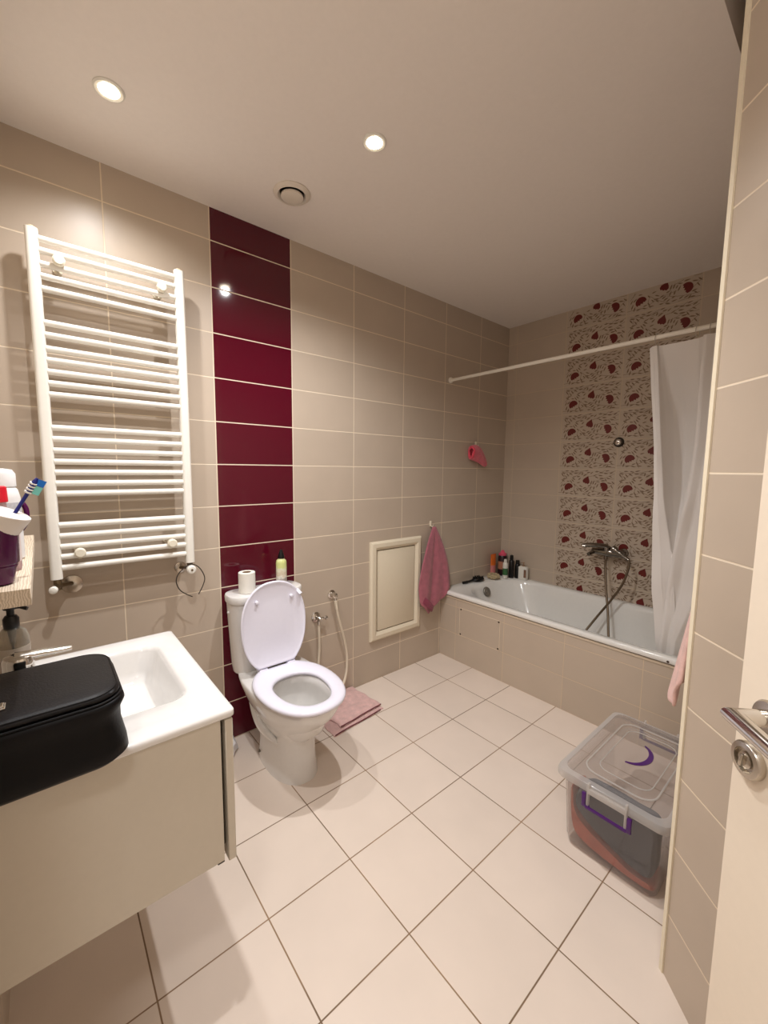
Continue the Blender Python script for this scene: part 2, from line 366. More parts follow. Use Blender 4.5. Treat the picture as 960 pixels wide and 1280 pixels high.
# added fill lamp, out of view behind the camera, to lift the ceiling
r = thing('added_fill_lamp', 'added round white ceiling lamp, out of view behind the camera, for fill light', 'ceiling lamp', (2.30, -1.15, 2.9))
b = bm_new(); lathe(b, (2.30, -1.15, 2.9), (0,0,-1), [(0, .15), (.02, .155), (.03, .15)], 32); build('base', b, M_vent, r)
b = bm_new(); lathe(b, (2.30, -1.15, 2.87), (0,0,-1), [(.001, .14), (.03, .13), (.05, .09), (.058, .01)], 32); build('shade', b, emis('fill_glow', (1, .9, .78), 4), r)
hl = bpy.data.lights.new('fill_light', 'AREA'); hl.shape = 'DISK'; hl.size = .3; hl.energy = FILL_W; hl.color = LAMP_COL
ho = bpy.data.objects.new('fill_light', hl); C.objects.link(ho); ho.location = (0, 0, -.1); ho.parent = r
# ------------------------------------------------------------------ towel radiator
r = thing('towel_radiator', 'white ladder towel radiator on the tiled wall left of the burgundy column', 'radiator', (.08, -.385, .965))
for y0, y1, z1 in ((-.637, -.600, 2.190), (-.175, -.138, 2.190)):
    b = bm_new(); loft(b, [rrect(.065, .1, y0, y1, .012, z, 4, 2) for z in (.966, z1)]); u = build('upright', b, RADW, r)
    b = bm_new(); ym = (y0+y1)/2; lathe(b, (.082, ym, z1), (0,0,1), [(0, .011), (.006, .011), (.009, .007)], 16); build('bleed_plug', b, mat('cream_plug', (226, 208, 170), .4), u)
for z in [2.162, 2.124, 2.08, 2.04, 1.998, 1.884, 1.843, 1.796, 1.757, 1.717, 1.677, 1.638, 1.521, 1.481, 1.44, 1.4, 1.361, 1.321, 1.283, 1.167, 1.126, 1.086, 1.048, 1.007]:
    b = bm_new(); cyl(b, (.086, -.602, z), (.086, -.173, z), .0112, 14); build('rail', b, RADW, r)
for y, z in ((-.55, 2.098), (-.226, 2.100), (-.545, 1.060), (-.229, 1.062)):
    b = bm_new(); lathe(b, (0, y, z), (1,0,0), [(0, .014), (.006, .014), (.008, .008), (.095, .008), (.099, .0185), (.113, .0185), (.117, .014)], 20); cyl(b, (.062, y, z), (.062, y, z-.03), .006); build('wall_bracket', b, mat('cream_bracket', (236, 228, 208), .35), r)
M_brass = mat('dull_nickel', (120, 104, 80), .3, metal=.9)
b = bm_new(); ym = -.617; cyl(b, (.082, ym, .97), (.082, ym, .925), .013); cyl(b, (.082, ym, .94), (.004, ym+.045, .925), .009); cyl(b, (.082, ym, .94), (.118, ym-.01, .935), .012); v = build('valve', b, M_brass, r)
b = bm_new(); lathe(b, (.115, ym-.012, .935), (1,-.25,0), [(0, .013), (.012, .014), (.018, .011), (.02, .004)], 18); build('cap', b, RADW, v)
b = bm_new(); lathe(b, (.0005, -.572, .921), (1,0,0), [(0, .036), (.005, .035), (.010, .022), (.012, .010)], 28); build('escutcheon', b, CHROME2, v)
ym = -.157
b = bm_new(); cyl(b, (.082, ym, .97), (.082, ym, .925), .012); cyl(b, (.082, ym, .94), (.004, ym-.02, .93), .008); v = build('valve', b, M_brass, r)
b = bm_new(); lathe(b, (.09, ym, .936), (1,0,0), [(0, .017), (.004, .020), (.02, .019), (.025, .014), (.026, .002)], 20); k = build('knob', b, RADW, v)
b = bm_new(); lathe(b, (.117, ym, .936), (1,0,0), [(0, .005), (.0012, .004)], 12); build('screw', b, M_brass, k)
b = bm_new(); lathe(b, (.0005, ym-.02, .93), (1,0,0), [(0, .026), (.004, .025), (.008, .014)], 24); build('escutcheon', b, CHROME2, v)
b = bm_new(); tube(b, spline([(.10, -.156, .812), (.10, -.178, .826), (.10, -.206, .852), (.10, -.219, .893), (.10, -.204, .93), (.10, -.160, .9585), (.10, -.124, .940), (.10, -.102, .893), (.10, -.110, .855), (.10, -.130, .818)], 8), .0022, 8)
tag(build('headband', b, mat('dark_headband', (52, 44, 38), .4), loc=(.10, -.16, .815)), 'thin dark wire headband hanging on the right valve of the radiator', 'headband')

# ------------------------------------------------------------------ toilet
YT = .185
def oval(cx, af, ar, wd, z, n=48, nr=2.5, yc=YT):
    pts = []
    for i in range(n):
        t = 2*PI*i/n; c, s = math.cos(t), math.sin(t)
        e = 2/2.15 if c > 0 else 2/nr
        x = (af if c > 0 else ar)*math.copysign(abs(c)**e, c); y = wd*math.copysign(abs(s)**(2/2.3), s)
        pts.append((cx+x, yc+y, z))
    return pts
r = thing('toilet', 'white close-coupled toilet with its lid raised against the burgundy tiles', 'toilet', (.33, YT, 0))
b = bm_new()
prof = [(0, .15, .505, .108, 4), (.03, .15, .50, .106, 4), (.10, .145, .49, .100, 3.6), (.16, .14, .488, .100, 3.4), (.205, .13, .50, .108, 3.2), (.245, .12, .535, .124, 3), (.29, .10, .585, .147, 2.8), (.335, .07, .63, .165, 2.8), (.375, .035, .655, .174, 3.2), (.398, .02, .66, .176, 3.4), (.404, .03, .652, .170, 3.4)]
rings = [oval(.33, x1-.33, .33-x0, wd, z, nr=nr) for z, x0, x1, wd, nr in prof]
cx = .46
rings += [oval(cx, .165, .155, .118, .404), oval(cx, .155, .145, .110, .396), oval(cx, .150, .150, .108, .365), oval(cx-.01, .155, .15, .112, .33), oval(cx-.02, .13, .12, .095, .25), oval(cx-.03, .07, .09, .06, .195), oval(cx-.03, .05, .07, .045, .16)]
loft(b, rings); bowl = build('bowl', b, WHITE, r, ang=60)
b = bm_new(); loft(b, [oval(cx-.03, .085, .10, .07, .214)], True, False); build('water', b, mat('still_water', (206, 206, 200), .02, trans=.6, ior=1.33), r)
for y in (YT-.107, ):
    b = bm_new(); lathe(b, (.235, y+.004, .045), (0,-1,0), [(0, .007), (.007, .007), (.009, .003)], 12); build('floor_bolt', b, mat('grey_bolt', (120, 112, 100), .4, metal=.5), r)
# moulded trap relief on the side
for s in (-1, 1):
    b = bm_new(); P = spline([(.16, YT+s*.118, .30), (.25, YT+s*.122, .255), (.33, YT+s*.118, .21), (.43, YT+s*.106, .19)], 6)
    tube(b, P, .02, 12, rad=[.004+.022*math.sin(PI*i/(len(P)-1)) for i in range(len(P))]); build('trap_relief', b, WHITE, bowl)
# cistern
b = bm_new()
loft(b, [rrect(.03, .12, YT-.145, YT+.145, .045, .386), rrect(.015, .150, YT-.160, YT+.160, .06, .396), rrect(.012, .158, YT-.166, YT+.166, .06, .44), rrect(.010, .170, YT-.183, YT+.183, .065, .747)])
ci = build('cistern', b, WHITE, r)
b = bm_new(); loft(b, [rrect(.006, .174, YT-.187, YT+.187, .068, .748), rrect(.005, .1755, YT-.1885, YT+.1885, .068, .752), rrect(.005, .1755, YT-.1885, YT+.1885, .068, .776), rrect(.007, .173, YT-.186, YT+.186, .066, .782), rrect(.014, .166, YT-.179, YT+.179, .06, .7845)])
lid = build('cistern_lid', b, WHITE, r)
b = bm_new(); lathe(b, (.09, YT-.0, .7845), (0,0,1), [(0, .022), (.003, .021), (.004, .017), (.003, .003)], 20); build('flush_button', b, CHROME, lid)
b = bm_new(); lathe(b, (.09, YT-.180, .70), (0,-1,0), [(0, .006), (.006, .006), (.008, .003)], 12); build('side_cap', b, WHITE, ci)
# seat
def seat_ring(w_in, z): pass
b = bm_new(); o = lambda d, z: [(max(x_, .214-d), y_, z_) for x_, y_, z_ in oval(.425, .252+d, .238+d, .180+d, z, nr=2.1)]; i_ = lambda d, z: oval(.445, .172+d, .118+d, .110+d, z, nr=2.2)
loft(b, [o(0, .412), o(.002, .420), o(-.002, .427), o(-.012, .431), o(-.03, .4325), i_(.02, .4305), i_(.008, .428), i_(.001, .421), i_(.003, .411), i_(.02, .408), o(-.02, .408)], loop=True)
st = build('seat', b, SEATW, r, ang=70)
for y in (YT-.072, YT+.072):
    b = bm_new(); box(b, .192, .232, y-.022, y+.022, .404, .436, .006); cyl(b, (.208, y-.026, .439), (.208, y+.026, .439), .0085); build('hinge', b, SEATW, r)
# lid, raised
A0 = Vector((.222, 0, .436)); AX = Vector((-.022, 0, .405)).normalized(); AN = Vector((AX.z, 0, -AX.x))    # AN faces the room
def lp(sc, dn, wd=.166, ln=.412):
    pts = []
    for (x, y, z) in oval(.205, ln-.205, .232, wd, 0, nr=2.1):
        x = max(x, .004); c = .2; X = c+(x-c)*sc; Y = YT-.006+(y-YT)*sc
        pts.append(tuple(A0+AX*X+Vector((0, Y, 0))+AN*dn))
    return pts
b = bm_new(); loft(b, [lp(.5, -.012), lp(.9, -.011), lp(.985, -.006), lp(1, 0), lp(.995, .006), lp(.97, .008), lp(.945, .005), lp(.90, .001), lp(.5, .0005)])
ld_ = build('lid', b, SEATW, r, ang=60)
for y, h in ((YT-.092, .325), (YT+.085, .325)):
    p = A0+AX*h+Vector((0, y, 0))+AN*.001
    b = bm_new(); lathe(b, p, AN, [(0, .008), (.012, .0075), (.014, .005)], 14); build('bumper', b, SEATW, ld_)
p = A0+AX*.338+Vector((0, YT+.122, 0))+AN*.008
b = bm_new(); tube(b, [p-AN*.012+Vector((0,-.002,.012)), p+Vector((0, .0, .005)), p+AN*.016+Vector((0,.006,-.008))], .010, 10, sq=(1, .6)); build('rim_clip', b, SEATW, ld_)
# things on the cistern
RX, RY = .10, .092
r = thing('toilet_roll', 'upright white toilet paper roll on the left of the toilet cistern', 'toilet roll', (RX, RY, .785))
b = bm_new(); lathe(b, (RX, RY, .7855), (0,0,1), [(0, .037), (.002, .039), (.098, .039), (.1, .037), (.1, .021), (.098, .020), (.01, .020)], 32, True, False); build('paper', b, mat('white_paper', (240, 236, 226), .9, bump=.2, bscale=150), r)
b = bm_new(); lathe(b, (RX, RY, .787), (0,0,1), [(0, .0195), (.098, .0195), (.098, .018), (0, .018)], 24, False, False); build('core', b, mat('cardboard', (150, 120, 90), .9), r)
SX, SY = .09, .277
r = thing('air_freshener', 'slim green and white spray can with black nozzle on the cistern', 'spray can', (SX, SY, .785))
m = bpy.data.materials.new('spray_can_print'); m.use_nodes = True; nt = m.node_tree; bs = nt.nodes['Principled BSDF']; bs.inputs['Roughness'].default_value = .3
tc = nt.nodes.new('ShaderNodeTexCoord'); sp = nt.nodes.new('ShaderNodeSeparateXYZ'); nt.links.new(tc.outputs['Object'], sp.inputs[0])
rp = nt.nodes.new('ShaderNodeValToRGB'); mr = nt.nodes.new('ShaderNodeMapRange'); mr.inputs[2].default_value = .15; nt.links.new(sp.outputs[2], mr.inputs[0])
nz = nt.nodes.new('ShaderNodeTexNoise'); nz.inputs['Scale'].default_value = 55; nt.links.new(tc.outputs['Object'], nz.inputs['Vector'])
ad = mnode(nt, 'ADD', mr.outputs[0], mnode(nt, 'MULTIPLY', mnode(nt, 'SUBTRACT', nz.outputs['Fac'], .5), .45)); nt.links.new(ad, rp.inputs[0])
els = rp.color_ramp.elements; els[0].color = lin((225, 222, 212)); els[0].position = 0; els[1].color = lin((236, 232, 190)); els[1].position = 1
for p_, c_ in ((.18, (150, 140, 130)), (.3, (226, 222, 208)), (.42, (206, 190, 160)), (.56, (222, 220, 196)), (.68, (206, 212, 140)), (.85, (210, 216, 140))):
    e = els.new(p_); e.color = lin(c_)
nt.links.new(rp.outputs[0], bs.inputs['Base Color'])
b = bm_new(); lathe(b, (SX, SY, .7855), (0,0,1), [(0, .024), (.003, .0265), (.118, .0265), (.130, .024), (.138, .016), (.142, .014)], 28); build('can', b, m, r)
b = bm_new(); lathe(b, (SX, SY, .927), (0,0,1), [(0, .017), (.012, .016), (.028, .011), (.034, .009), (.044, .006), (.045, .002)], 20); cyl(b, (SX, SY, .955), (SX+.012, SY, .958), .004); build('nozzle', b, BLACKP, r)

# water valves and hoses beside the toilet
HOSE = mat('cream_hose', (222, 208, 186), .45)
r = thing('water_valve', 'chrome wall valve with short cream hose running down behind the toilet seat', 'valve', (0, .53, .53))
b = bm_new(); lathe(b, (.0005, .53, .53), (1,0,0), [(0, .03), (.004, .029), (.012, .018), (.014, .012), (.04, .011), (.05, .013), (.056, .008)], 24); cyl(b, (.035, .53, .53), (.035, .53, .495), .009); build('valve_body', b, CHROME, r)
b = bm_new(); cyl(b, (.035, .54, .53), (.035, .575, .525), .006); lathe(b, (.035, .57, .526), (0,1,-.1), [(0, .008), (.004, .012), (.014, .012), (.017, .008)], 14); build('tap_handle', b, CHROME, r)
b = bm_new(); tube(b, spline([(.035, .53, .50), (.036, .531, .42), (.04, .527, .33), (.06, .50, .23), (.10, .43, .20), (.12, .36, .26), (.10, .33, .34), (.10, .30, .385)], 8), .0075, 10); build('hose', b, HOSE, r)
r = thing('bidet_hose', 'cream bidet hose looping from the upper chrome wall outlet towards the floor towel', 'hose', (0, .64, .63))
b = bm_new(); lathe(b, (.0005, .638, .645), (1,0,0), [(0, .026), (.004, .026), (.010, .016), (.03, .014), (.044, .016), (.048, .010)], 22); cyl(b, (.035, .638, .645), (.035, .645, .612), .010); build('outlet', b, CHROME, r)
b = bm_new(); cyl(b, (.035, .643, .615), (.036, .652, .56), .011, r2=.008); build('hose_end', b, mat('cream_fitting', (232, 220, 198), .35), r)
b = bm_new(); tube(b, spline([(.036, .65, .575), (.036, .662, .51), (.036, .685, .43), (.036, .708, .345), (.04, .722, .25), (.055, .705, .15), (.08, .65, .085), (.10, .56, .07), (.12, .45, .12), (.16, .36, .22)], 8), .0078, 10); build('hose', b, HOSE, r)

# access hatch
r = thing('access_hatch', 'cream framed access hatch low on the wall between valves and towel', 'access hatch', (0, 1.148, .6))
HM = mat('cream_hatch_paint', (226, 214, 190), .4)
b = bm_new(); y0, y1, z0, z1 = .922, 1.373, .272, .925
pr_ = [(0, 0), (0, .012), (.012, .022), (.036, .024), (.046, .018), (.05, .014), (.056, .010), (.056, 0)]
def rect_ring(i, h): return [(h, y0+i, z0+i), (h, y1-i, z0+i), (h, y1-i, z1-i), (h, y0+i, z1-i)]
loft(b, [rect_ring(i, h+.0005) for i, h in pr_], False, False); build('frame', b, HM, r, ang=20)
b = bm_new(); i = .062; box(b, .0006, .013, y0+i, y1-i, z0+i, z1-i, .003); build('panel', b, HM, r)
b = bm_new(); i = .056; box(b, .0004, .004, y0+i, y1-i, z0+i, z1-i); build('gap', b, mat('shadow_gap', (120, 100, 74), .8), r)

# ------------------------------------------------------------------ hanging towel, wash cloth
def fabric(name, col, bump=.8, sc_=420):
    return mat(name, col, .95, noise=.5, nscale=30, bump=bump, bscale=sc_, sheen=.3)
PINK = fabric('dusty_pink_terry', (180, 104, 117)); PALE = fabric('pale_pink_terry', (232, 190, 184)); HOT = fabric('bright_pink_net', (232, 112, 128))
def hook(name, label, x, y, z, ax):
    b = bm_new(); a = Vector(ax); p = Vector((x, y, z))
    d, u, v = frame(a); box(b, -.009, .009, -.004, .004, -.02, .02, .003)
    for vv in b.verts: vv.co = p+Vector((vv.co.x*abs(a.y)+ (vv.co.y+.004)*a.x, vv.co.x*abs(a.x), vv.co.z+.012))
    tube(b, spline([p+a*.004+Vector((0,0,.01)), p+a*.012+Vector((0,0,-.006)), p+a*.024+Vector((0,0,-.008)), p+a*.03+Vector((0,0,.008))], 5), .003, 8)
    return tag(build(name, b, mat('cream_hook', (232, 222, 200), .4), loc=(x, y, z)), label, 'hook')
hook('wall_hook', 'small cream stick-on hook holding the dusty pink towel', 0, 1.475, .99, (1,0,0))
hook('wall_hook', 'small cream stick-on hook holding the pink wash cloth near the corner', 0, 1.965, 1.575, (1,0,0))
YH, ZH = 1.475, .985
# bottom outline of the towel as (y, z) pairs
OUT = [(1.325, .56), (1.335, .45), (1.38, .40), (1.433, .352), (1.475, .405), (1.525, .435), (1.572, .455), (1.605, .514), (1.655, .524), (1.64, .60)]
def towel(u, v):
    s = u*(len(OUT)-1); i = min(int(s), len(OUT)-2); f = s-i
    by = OUT[i][0]*(1-f)+OUT[i+1][0]*f; bz = OUT[i][1]*(1-f)+OUT[i+1][1]*f
    e = v**.82; yy = YH+(by-YH)*(.06+.94*(1-(1-v)**1.5*(1-.25*v)))*1.0; zz = ZH+(bz-ZH)*v
    top = YH+(u-.5)*.05
    yy = top*(1-min(1, v*3))*.0+yy
    fold = .018*math.sin(u*9.5+.6)*min(1, v*2.2)+.010*math.sin(u*23+v*3)*v
    x = .034+.030*math.sin(PI*u)*(.4+.6*v)+fold*.8
    return (max(x, .012), yy, zz)
b = bm_new(); grid(b, towel, 44, 30)
r = tag(build('hand_towel', b, PINK, loc=(.03, YH, ZH), solid=.010, subsurf=1), 'dusty pink terry towel hanging on the wall between hatch and bath', 'towel')
def corner(u, v):   # folded corner at the bottom showing the darker reverse
    y = 1.345+.10*u+.02*v; z = .455-.085*u+ (.075*(1-u))*0 + .05*v*(1-.2*u)
    return (.062+.012*math.sin(PI*u), y, z)
b = bm_new(); grid(b, corner, 10, 6); build('hem_corner', b, fabric('dark_pink_terry', (146, 56, 82)), r, solid=.008, subsurf=1)
# wash cloth: a small folded net mitt
b = bm_new()
P = [(.030, 1.862, 1.523), (.034, 1.905, 1.520), (.034, 1.955, 1.505), (.030, 2.005, 1.480), (.026, 2.05, 1.452), (.022, 2.07, 1.434)]
pts = spline(P, 6); n = len(pts)
rings = []
for i, p in enumerate(pts):
    t = i/(n-1); hw = .050+.024*math.sin(PI*min(1, t*1.1))-.030*t; th = .022+.006*math.sin(6*t)
    rings.append([(max(.006, p.x+th*math.cos(a)*(1+.12*math.sin(5*a+4*t))), p.y+hw*.35*math.sin(a)*.3, p.z+hw*math.sin(a)*(1+.1*math.sin(3*a+7*t))) for a in [2*PI*k/24 for k in range(24)]])
rings = [[tuple(Vector(q)*.55+Vector(pts[0])*.45) for q in rings[0]], ] + rings
rings[0] = [(q[0], q[1]+.03, q[2]) for q in rings[0]]
loft(b, rings); r = tag(build('wash_mitt', b, HOT, loc=(.03, 1.96, 1.53), subsurf=1, ang=80), 'small pink wash mitt hanging near the corner above the bath', 'wash mitt')
b = bm_new(); cc = Vector((.040, 1.884, 1.520)); tube(b, [(cc.x+.020*math.cos(a), cc.y-.012+.006*math.sin(3*a), cc.z+.040*math.sin(a)) for a in [2*PI*k/28 for k in range(28)]], .008, 8, closed=True); build('cuff', b, mat('coral_cuff', (236, 84, 104), .9, noise=.4, bump=.5), r)
b = bm_new(); lathe(b, (cc.x, cc.y-.012, cc.z+.004), (0,-1,0), [(0, .026), (.004, .02), (.005, .004)], 20); build('opening', b, mat('dark_red_hole_shade', (120, 18, 34), .9), r)  # dark disc, the shade inside the mitt put into its colour
b = bm_new(); tube(b, spline([(.030, 1.955, 1.535), (.028, 1.96, 1.565), (.026, 1.966, 1.57), (.028, 1.972, 1.56), (.030, 1.972, 1.53)], 5), .0025, 8); build('loop', b, mat('cream_cord', (228, 210, 186), .8), r)

# folded towel on the floor by the toilet
r = thing('floor_towel', 'folded pale pink towel lying on the floor beside the toilet', 'towel', (.15, .62, 0))
def slab(bm, quad, z0, th, wav, ph, nu=26, nv=26):
    """soft folded layer over a bilinear quad"""
    q = [Vector((*p, 0)) for p in quad]
    def top(u, v, k):
        p = (q[0]*(1-u)+q[1]*u)*(1-v)+(q[3]*(1-u)+q[2]*u)*v
        e = min(u, 1-u, v, 1-v); rd = min(1, e*9)
        edge = math.sqrt(max(0, 1-(1-rd)**2))
        wv = wav*(math.sin(9*v+ph+3*u)+.6*math.sin(17*u+2*v+ph))
        return (p.x+.004*math.sin(19*v+ph), p.y+.004*math.sin(15*u+ph), z0+(th*(.35+.65*edge)+wv*rd if k else .0)+0.0)
    T = [[bm.verts.new(top(i/nu, j/nv, 1)) for j in range(nv+1)] for i in range(nu+1)]
    B = [[bm.verts.new(top(i/nu, j/nv, 0)) for j in range(nv+1)] for i in range(nu+1)]
    for i in range(nu):
        for j in range(nv):
            bm.faces.new((T[i][j], T[i+1][j], T[i+1][j+1], T[i][j+1])); bm.faces.new((B[i][j], B[i][j+1], B[i+1][j+1], B[i+1][j]))
    ring = [(i, 0) for i in range(nu)]+[(nu, j) for j in range(nv)]+[(i, nv) for i in range(nu, 0, -1)]+[(0, j) for j in range(nv, 0, -1)]
    for k in range(len(ring)):
        a, c = ring[k], ring[(k+1) % len(ring)]
        bm.faces.new((T[a[0]][a[1]], B[a[0]][a[1]], B[c[0]][c[1]], T[c[0]][c[1]]))
b = bm_new(); slab(b, [(.02, .47), (.325, .44), (.292, .800), (.012, .775)], 0, .016, .0018, 0); build('lower_fold', b, PALE, r)
b = bm_new(); slab(b, [(.018, .485), (.300, .50), (.270, .802), (.008, .782)], .0165, .016, .002, 1.3); build('upper_fold', b, PALE, r)
M_hem = mat('plum_hem', (112, 60, 66), .9)
b = bm_new(); tube(b, spline([(.303, .50, .024), (.297, .58, .023), (.287, .66, .024), (.279, .74, .023), (.273, .80, .022)], 6), .003, 6); tube(b, spline([(.327, .45, .008), (.318, .54, .010), (.310, .64, .007), (.296, .78, .008)], 6), .003, 6); build('hem', b, M_hem, r)

# ------------------------------------------------------------------ bathtub
r = thing('bathtub', 'white enamel bathtub set behind the tiled bath front', 'bathtub', (.87, 1.98, .1))
b = bm_new(); ZR = .505; X1 = XR-.001; Y0, Y1 = YA-.014, L-.001
def tb(x0, x1, y0, y1, rr, z): return rrect(x0, x1, y0, y1, rr, z, 10, 8)
loft(b, [tb(.001, X1, Y0, Y1, .012, ZR-.028), tb(.001, X1, Y0-.003, Y1, .014, ZR-.024), tb(.001, X1, Y0-.003, Y1, .014, ZR-.006), tb(.002, X1, Y0+.002, Y1, .016, ZR-.001), tb(.006, X1-.004, Y0+.010, Y1-.004, .02, ZR+.001),
         tb(.115, 1.665, YA+.030, 2.318, .27, ZR-.001), tb(.126, 1.655, YA+.040, 2.310, .265, ZR-.008), tb(.136, 1.645, YA+.046, 2.304, .26, ZR-.030), tb(.19, 1.61, YA+.068, 2.282, .25, .38), tb(.26, 1.58, YA+.095, 2.255, .23, .24), tb(.32, 1.54, YA+.135, 2.22, .21, .16), tb(.38, 1.49, YA+.18, 2.175, .18, .135), tb(.6, 1.3, 1.88, 2.05, .06, .13)], False, True)
build('tub', b, TUBW, r, ang=50)
b = bm_new(); lathe(b, (.158, 1.955, .448), (1,0,.42), [(0, .037), (.008, .038), (.014, .034), (.016, .018), (.020, .016), (.022, .004)], 28); build('overflow_cover', b, mat('grey_overflow_metal', (128, 122, 112), .45, metal=.4), r)
b = bm_new(); box(b, .03, XR-.03, YA-.005, YA-.0008, .456, .470, .002); build('sealant_strip', b, M_caulk, r)
b = bm_new(); lathe(b, (1.455, Y0-.0042, .487), (0,-1,0), [(0, .006), (.0008, .005)], 10); build('chip', b, mat('dark_chip', (70, 52, 40), .7), r)

# items on the tub ledge
def bottle(name, label, cat, x, y, prof, mats, z=ZR+.0012, parts=(), n=20, sx=1, sy=1, group=None):
    r = thing(name, label, cat, (x, y, z), group)
    for pn, pf, m in [('body', prof, mats)]+list(parts):
        b = bm_new(); lathe(b, (x, y, z), (0,0,1), pf, n)
        for v in b.verts: v.co.x = x+(v.co.x-x)*sx; v.co.y = y+(v.co.y-y)*sy
        build(pn, b, m, r)
    return r
P_or = mat('orange_print', (226, 112, 40), .4); P_pk = mat('pink_print', (214, 130, 128), .4)
# tube standing on its cap (flat crimp at the top)
x, y, z = .038, 2.205, ZR+.0012; r = thing('lotion_tube', 'orange and pink squeeze tube standing at the left of the bath bottles', 'tube', (x, y, z))
def tube_ring(h, t):   # t 0 = round, 1 = flat crimp
    wx, wy = .026*(1-t)+.003*t, .026*(1-t)+.037*t
    return [(x+wx*math.cos(a)*.8, y+wy*math.sin(a), z+h) for a in [2*PI*k/24 for k in range(24)]]
b = bm_new(); loft(b, [tube_ring(.022, 0), tube_ring(.05, .18), tube_ring(.095, .45)]); build('lower_body', b, P_pk, r)
b = bm_new(); loft(b, [tube_ring(.095, .45), tube_ring(.13, .7), tube_ring(.17, .93), tube_ring(.173, .98), tube_ring(.188, 1)]); build('upper_body', b, P_or, r)
b = bm_new(); lathe(b, (x, y, z), (0,0,1), [(0, .021), (.018, .022), (.022, .02)], 20); build('cap', b, mat('white_cap', (228, 222, 212), .4), r)
P_lab = mat('tan_label', (176, 118, 92), .5)
DARK = mat('dark_plum_plastic', (40, 20, 24), .3); PKC = mat('pink_cap', (216, 84, 110), .35); WB = mat('white_bottle', (226, 222, 212), .35); GRN = mat('green_label', (58, 104, 64), .4)
bottle('shampoo_bottle', 'dark bottle with a pink cap at the back of the bath corner', 'bottle', .060, 2.305, [(0, .032), (.004, .036), (.155, .036), (.168, .03), (.17, .02)], DARK, parts=(('label', [(.055, .0363), (.12, .0363)], P_lab), ('cap', [(.168, .026), (.17, .033), (.185, .033), (.192, .02), (.21, .011), (.214, .004)], PKC)))
bottle('shower_gel_bottle', 'slim white bottle with green label in the middle of the bath bottles', 'bottle', .140, 2.228, [(0, .018), (.003, .0205), (.125, .0205), (.135, .012), (.137, .008)], WB, parts=(('label', [(.03, .0208), (.085, .0208)], GRN), ('cap', [(.135, .012), (.138, .013), (.158, .012), (.16, .004)], WB)))
bottle('tall_black_bottle', 'tallest slim black bottle among the bath bottles', 'bottle', .160, 2.285, [(0, .018), (.004, .02), (.14, .02), (.15, .014), (.151, .012)], BLACKP, parts=(('cap', [(.15, .013), (.152, .015), (.188, .013), (.192, .004)], BLACKP),))
bottle('short_black_bottle', 'shorter black bottle between the tall black one and the white pump bottle', 'bottle', .196, 2.318, [(0, .018), (.004, .02), (.11, .02), (.12, .014), (.121, .012)], BLACKP, parts=(('cap', [(.12, .014), (.122, .016), (.148, .015), (.151, .004)], BLACKP),))
x, y, z = .250, 2.318, ZR+.0012; r = thing('pump_bottle', 'squat white pump bottle at the right end of the bath bottles', 'bottle', (x, y, z))
b = bm_new(); loft(b, [rrect(x-.038, x+.038, y-.02, y+.02, .012, z+h, 5, 2) for h in (0, .098)]+[rrect(x-.034, x+.034, y-.016, y+.016, .012, z+.105, 5, 2), rrect(x-.012, x+.012, y-.01, y+.01, .009, z+.108, 5, 2)]); build('body', b, WB, r)
b = bm_new(); lathe(b, (x, y, z+.108), (0,0,1), [(0, .010), (.012, .010), (.013, .004), (.026, .004), (.027, .008), (.033, .008)], 14); cyl(b, (x, y, z+.138), (x-.02, y-.012, z+.136), .0035); build('pump', b, mat('tan_pump', (150, 122, 96), .4), r)
b = bm_new(); box(b, x+.016, x+.036, y-.0206, y-.0195, z+.02, z+.085); build('label', b, mat('tan_label_dark', (130, 96, 76), .5), r)
x, y, z = .092, 2.140, ZR+.0012
b = bm_new(); pts = []
for i in range(60):
    a = 2*PI*i/60; pts.append((x+.040*math.cos(a)+.004*math.sin(7*a), y+.034*math.sin(a), z+.019+.004*math.sin(9*a)))
tube(b, pts, .012, 10, rad=[.012+.003*math.sin(11*2*PI*i/60) for i in range(60)], closed=True); pts2 = [(p[0]*.98+x*.02, p[1], p[2]+.013) for p in pts]; tube(b, pts2, .009, 10, closed=True)
tag(build('scrunchie', b, mat('beige_cloth', (176, 158, 124), .9, noise=.4, bump=.5), loc=(x, y, z)), 'beige ring-shaped scrunchie lying in front of the bath bottles', 'scrunchie')
b_ = thing('hair_brush', 'black hair brush lying on the left rim of the bath', 'hair brush', (.05, 1.95, ZR))
b = bm_new(); loft(b, [[(.055+r_*.038*math.cos(a), 1.985+r_*.062*math.sin(a), ZR+.002+h) for a in [2*PI*k/28 for k in range(28)]] for h, r_ in ((.006, .7), (.010, .98), (.017, 1), (.024, .9), (.028, .5))]); build('head', b, BLACKP, b_)
b = bm_new(); tube(b, spline([(.055, 1.94, ZR+.018), (.050, 1.90, ZR+.016), (.045, 1.86, ZR+.013), (.040, 1.815, ZR+.0125)], 6), .01, 10, rad=[.009]*12+[.011]*7); build('handle', b, BLACKP, b_)
b = bm_new(); rr = random.Random(2)
for i in range(90):
    a = rr.uniform(0, 2*PI); q = math.sqrt(rr.random()); px, py = .055+q*.032*math.cos(a), 1.985+q*.055*math.sin(a); cyl(b, (px, py, ZR+.024), (px+rr.uniform(-.004, .004), py+rr.uniform(-.004, .004), ZR+.040), .0012, 5)
build('bristles', b, BLACKP, b_)

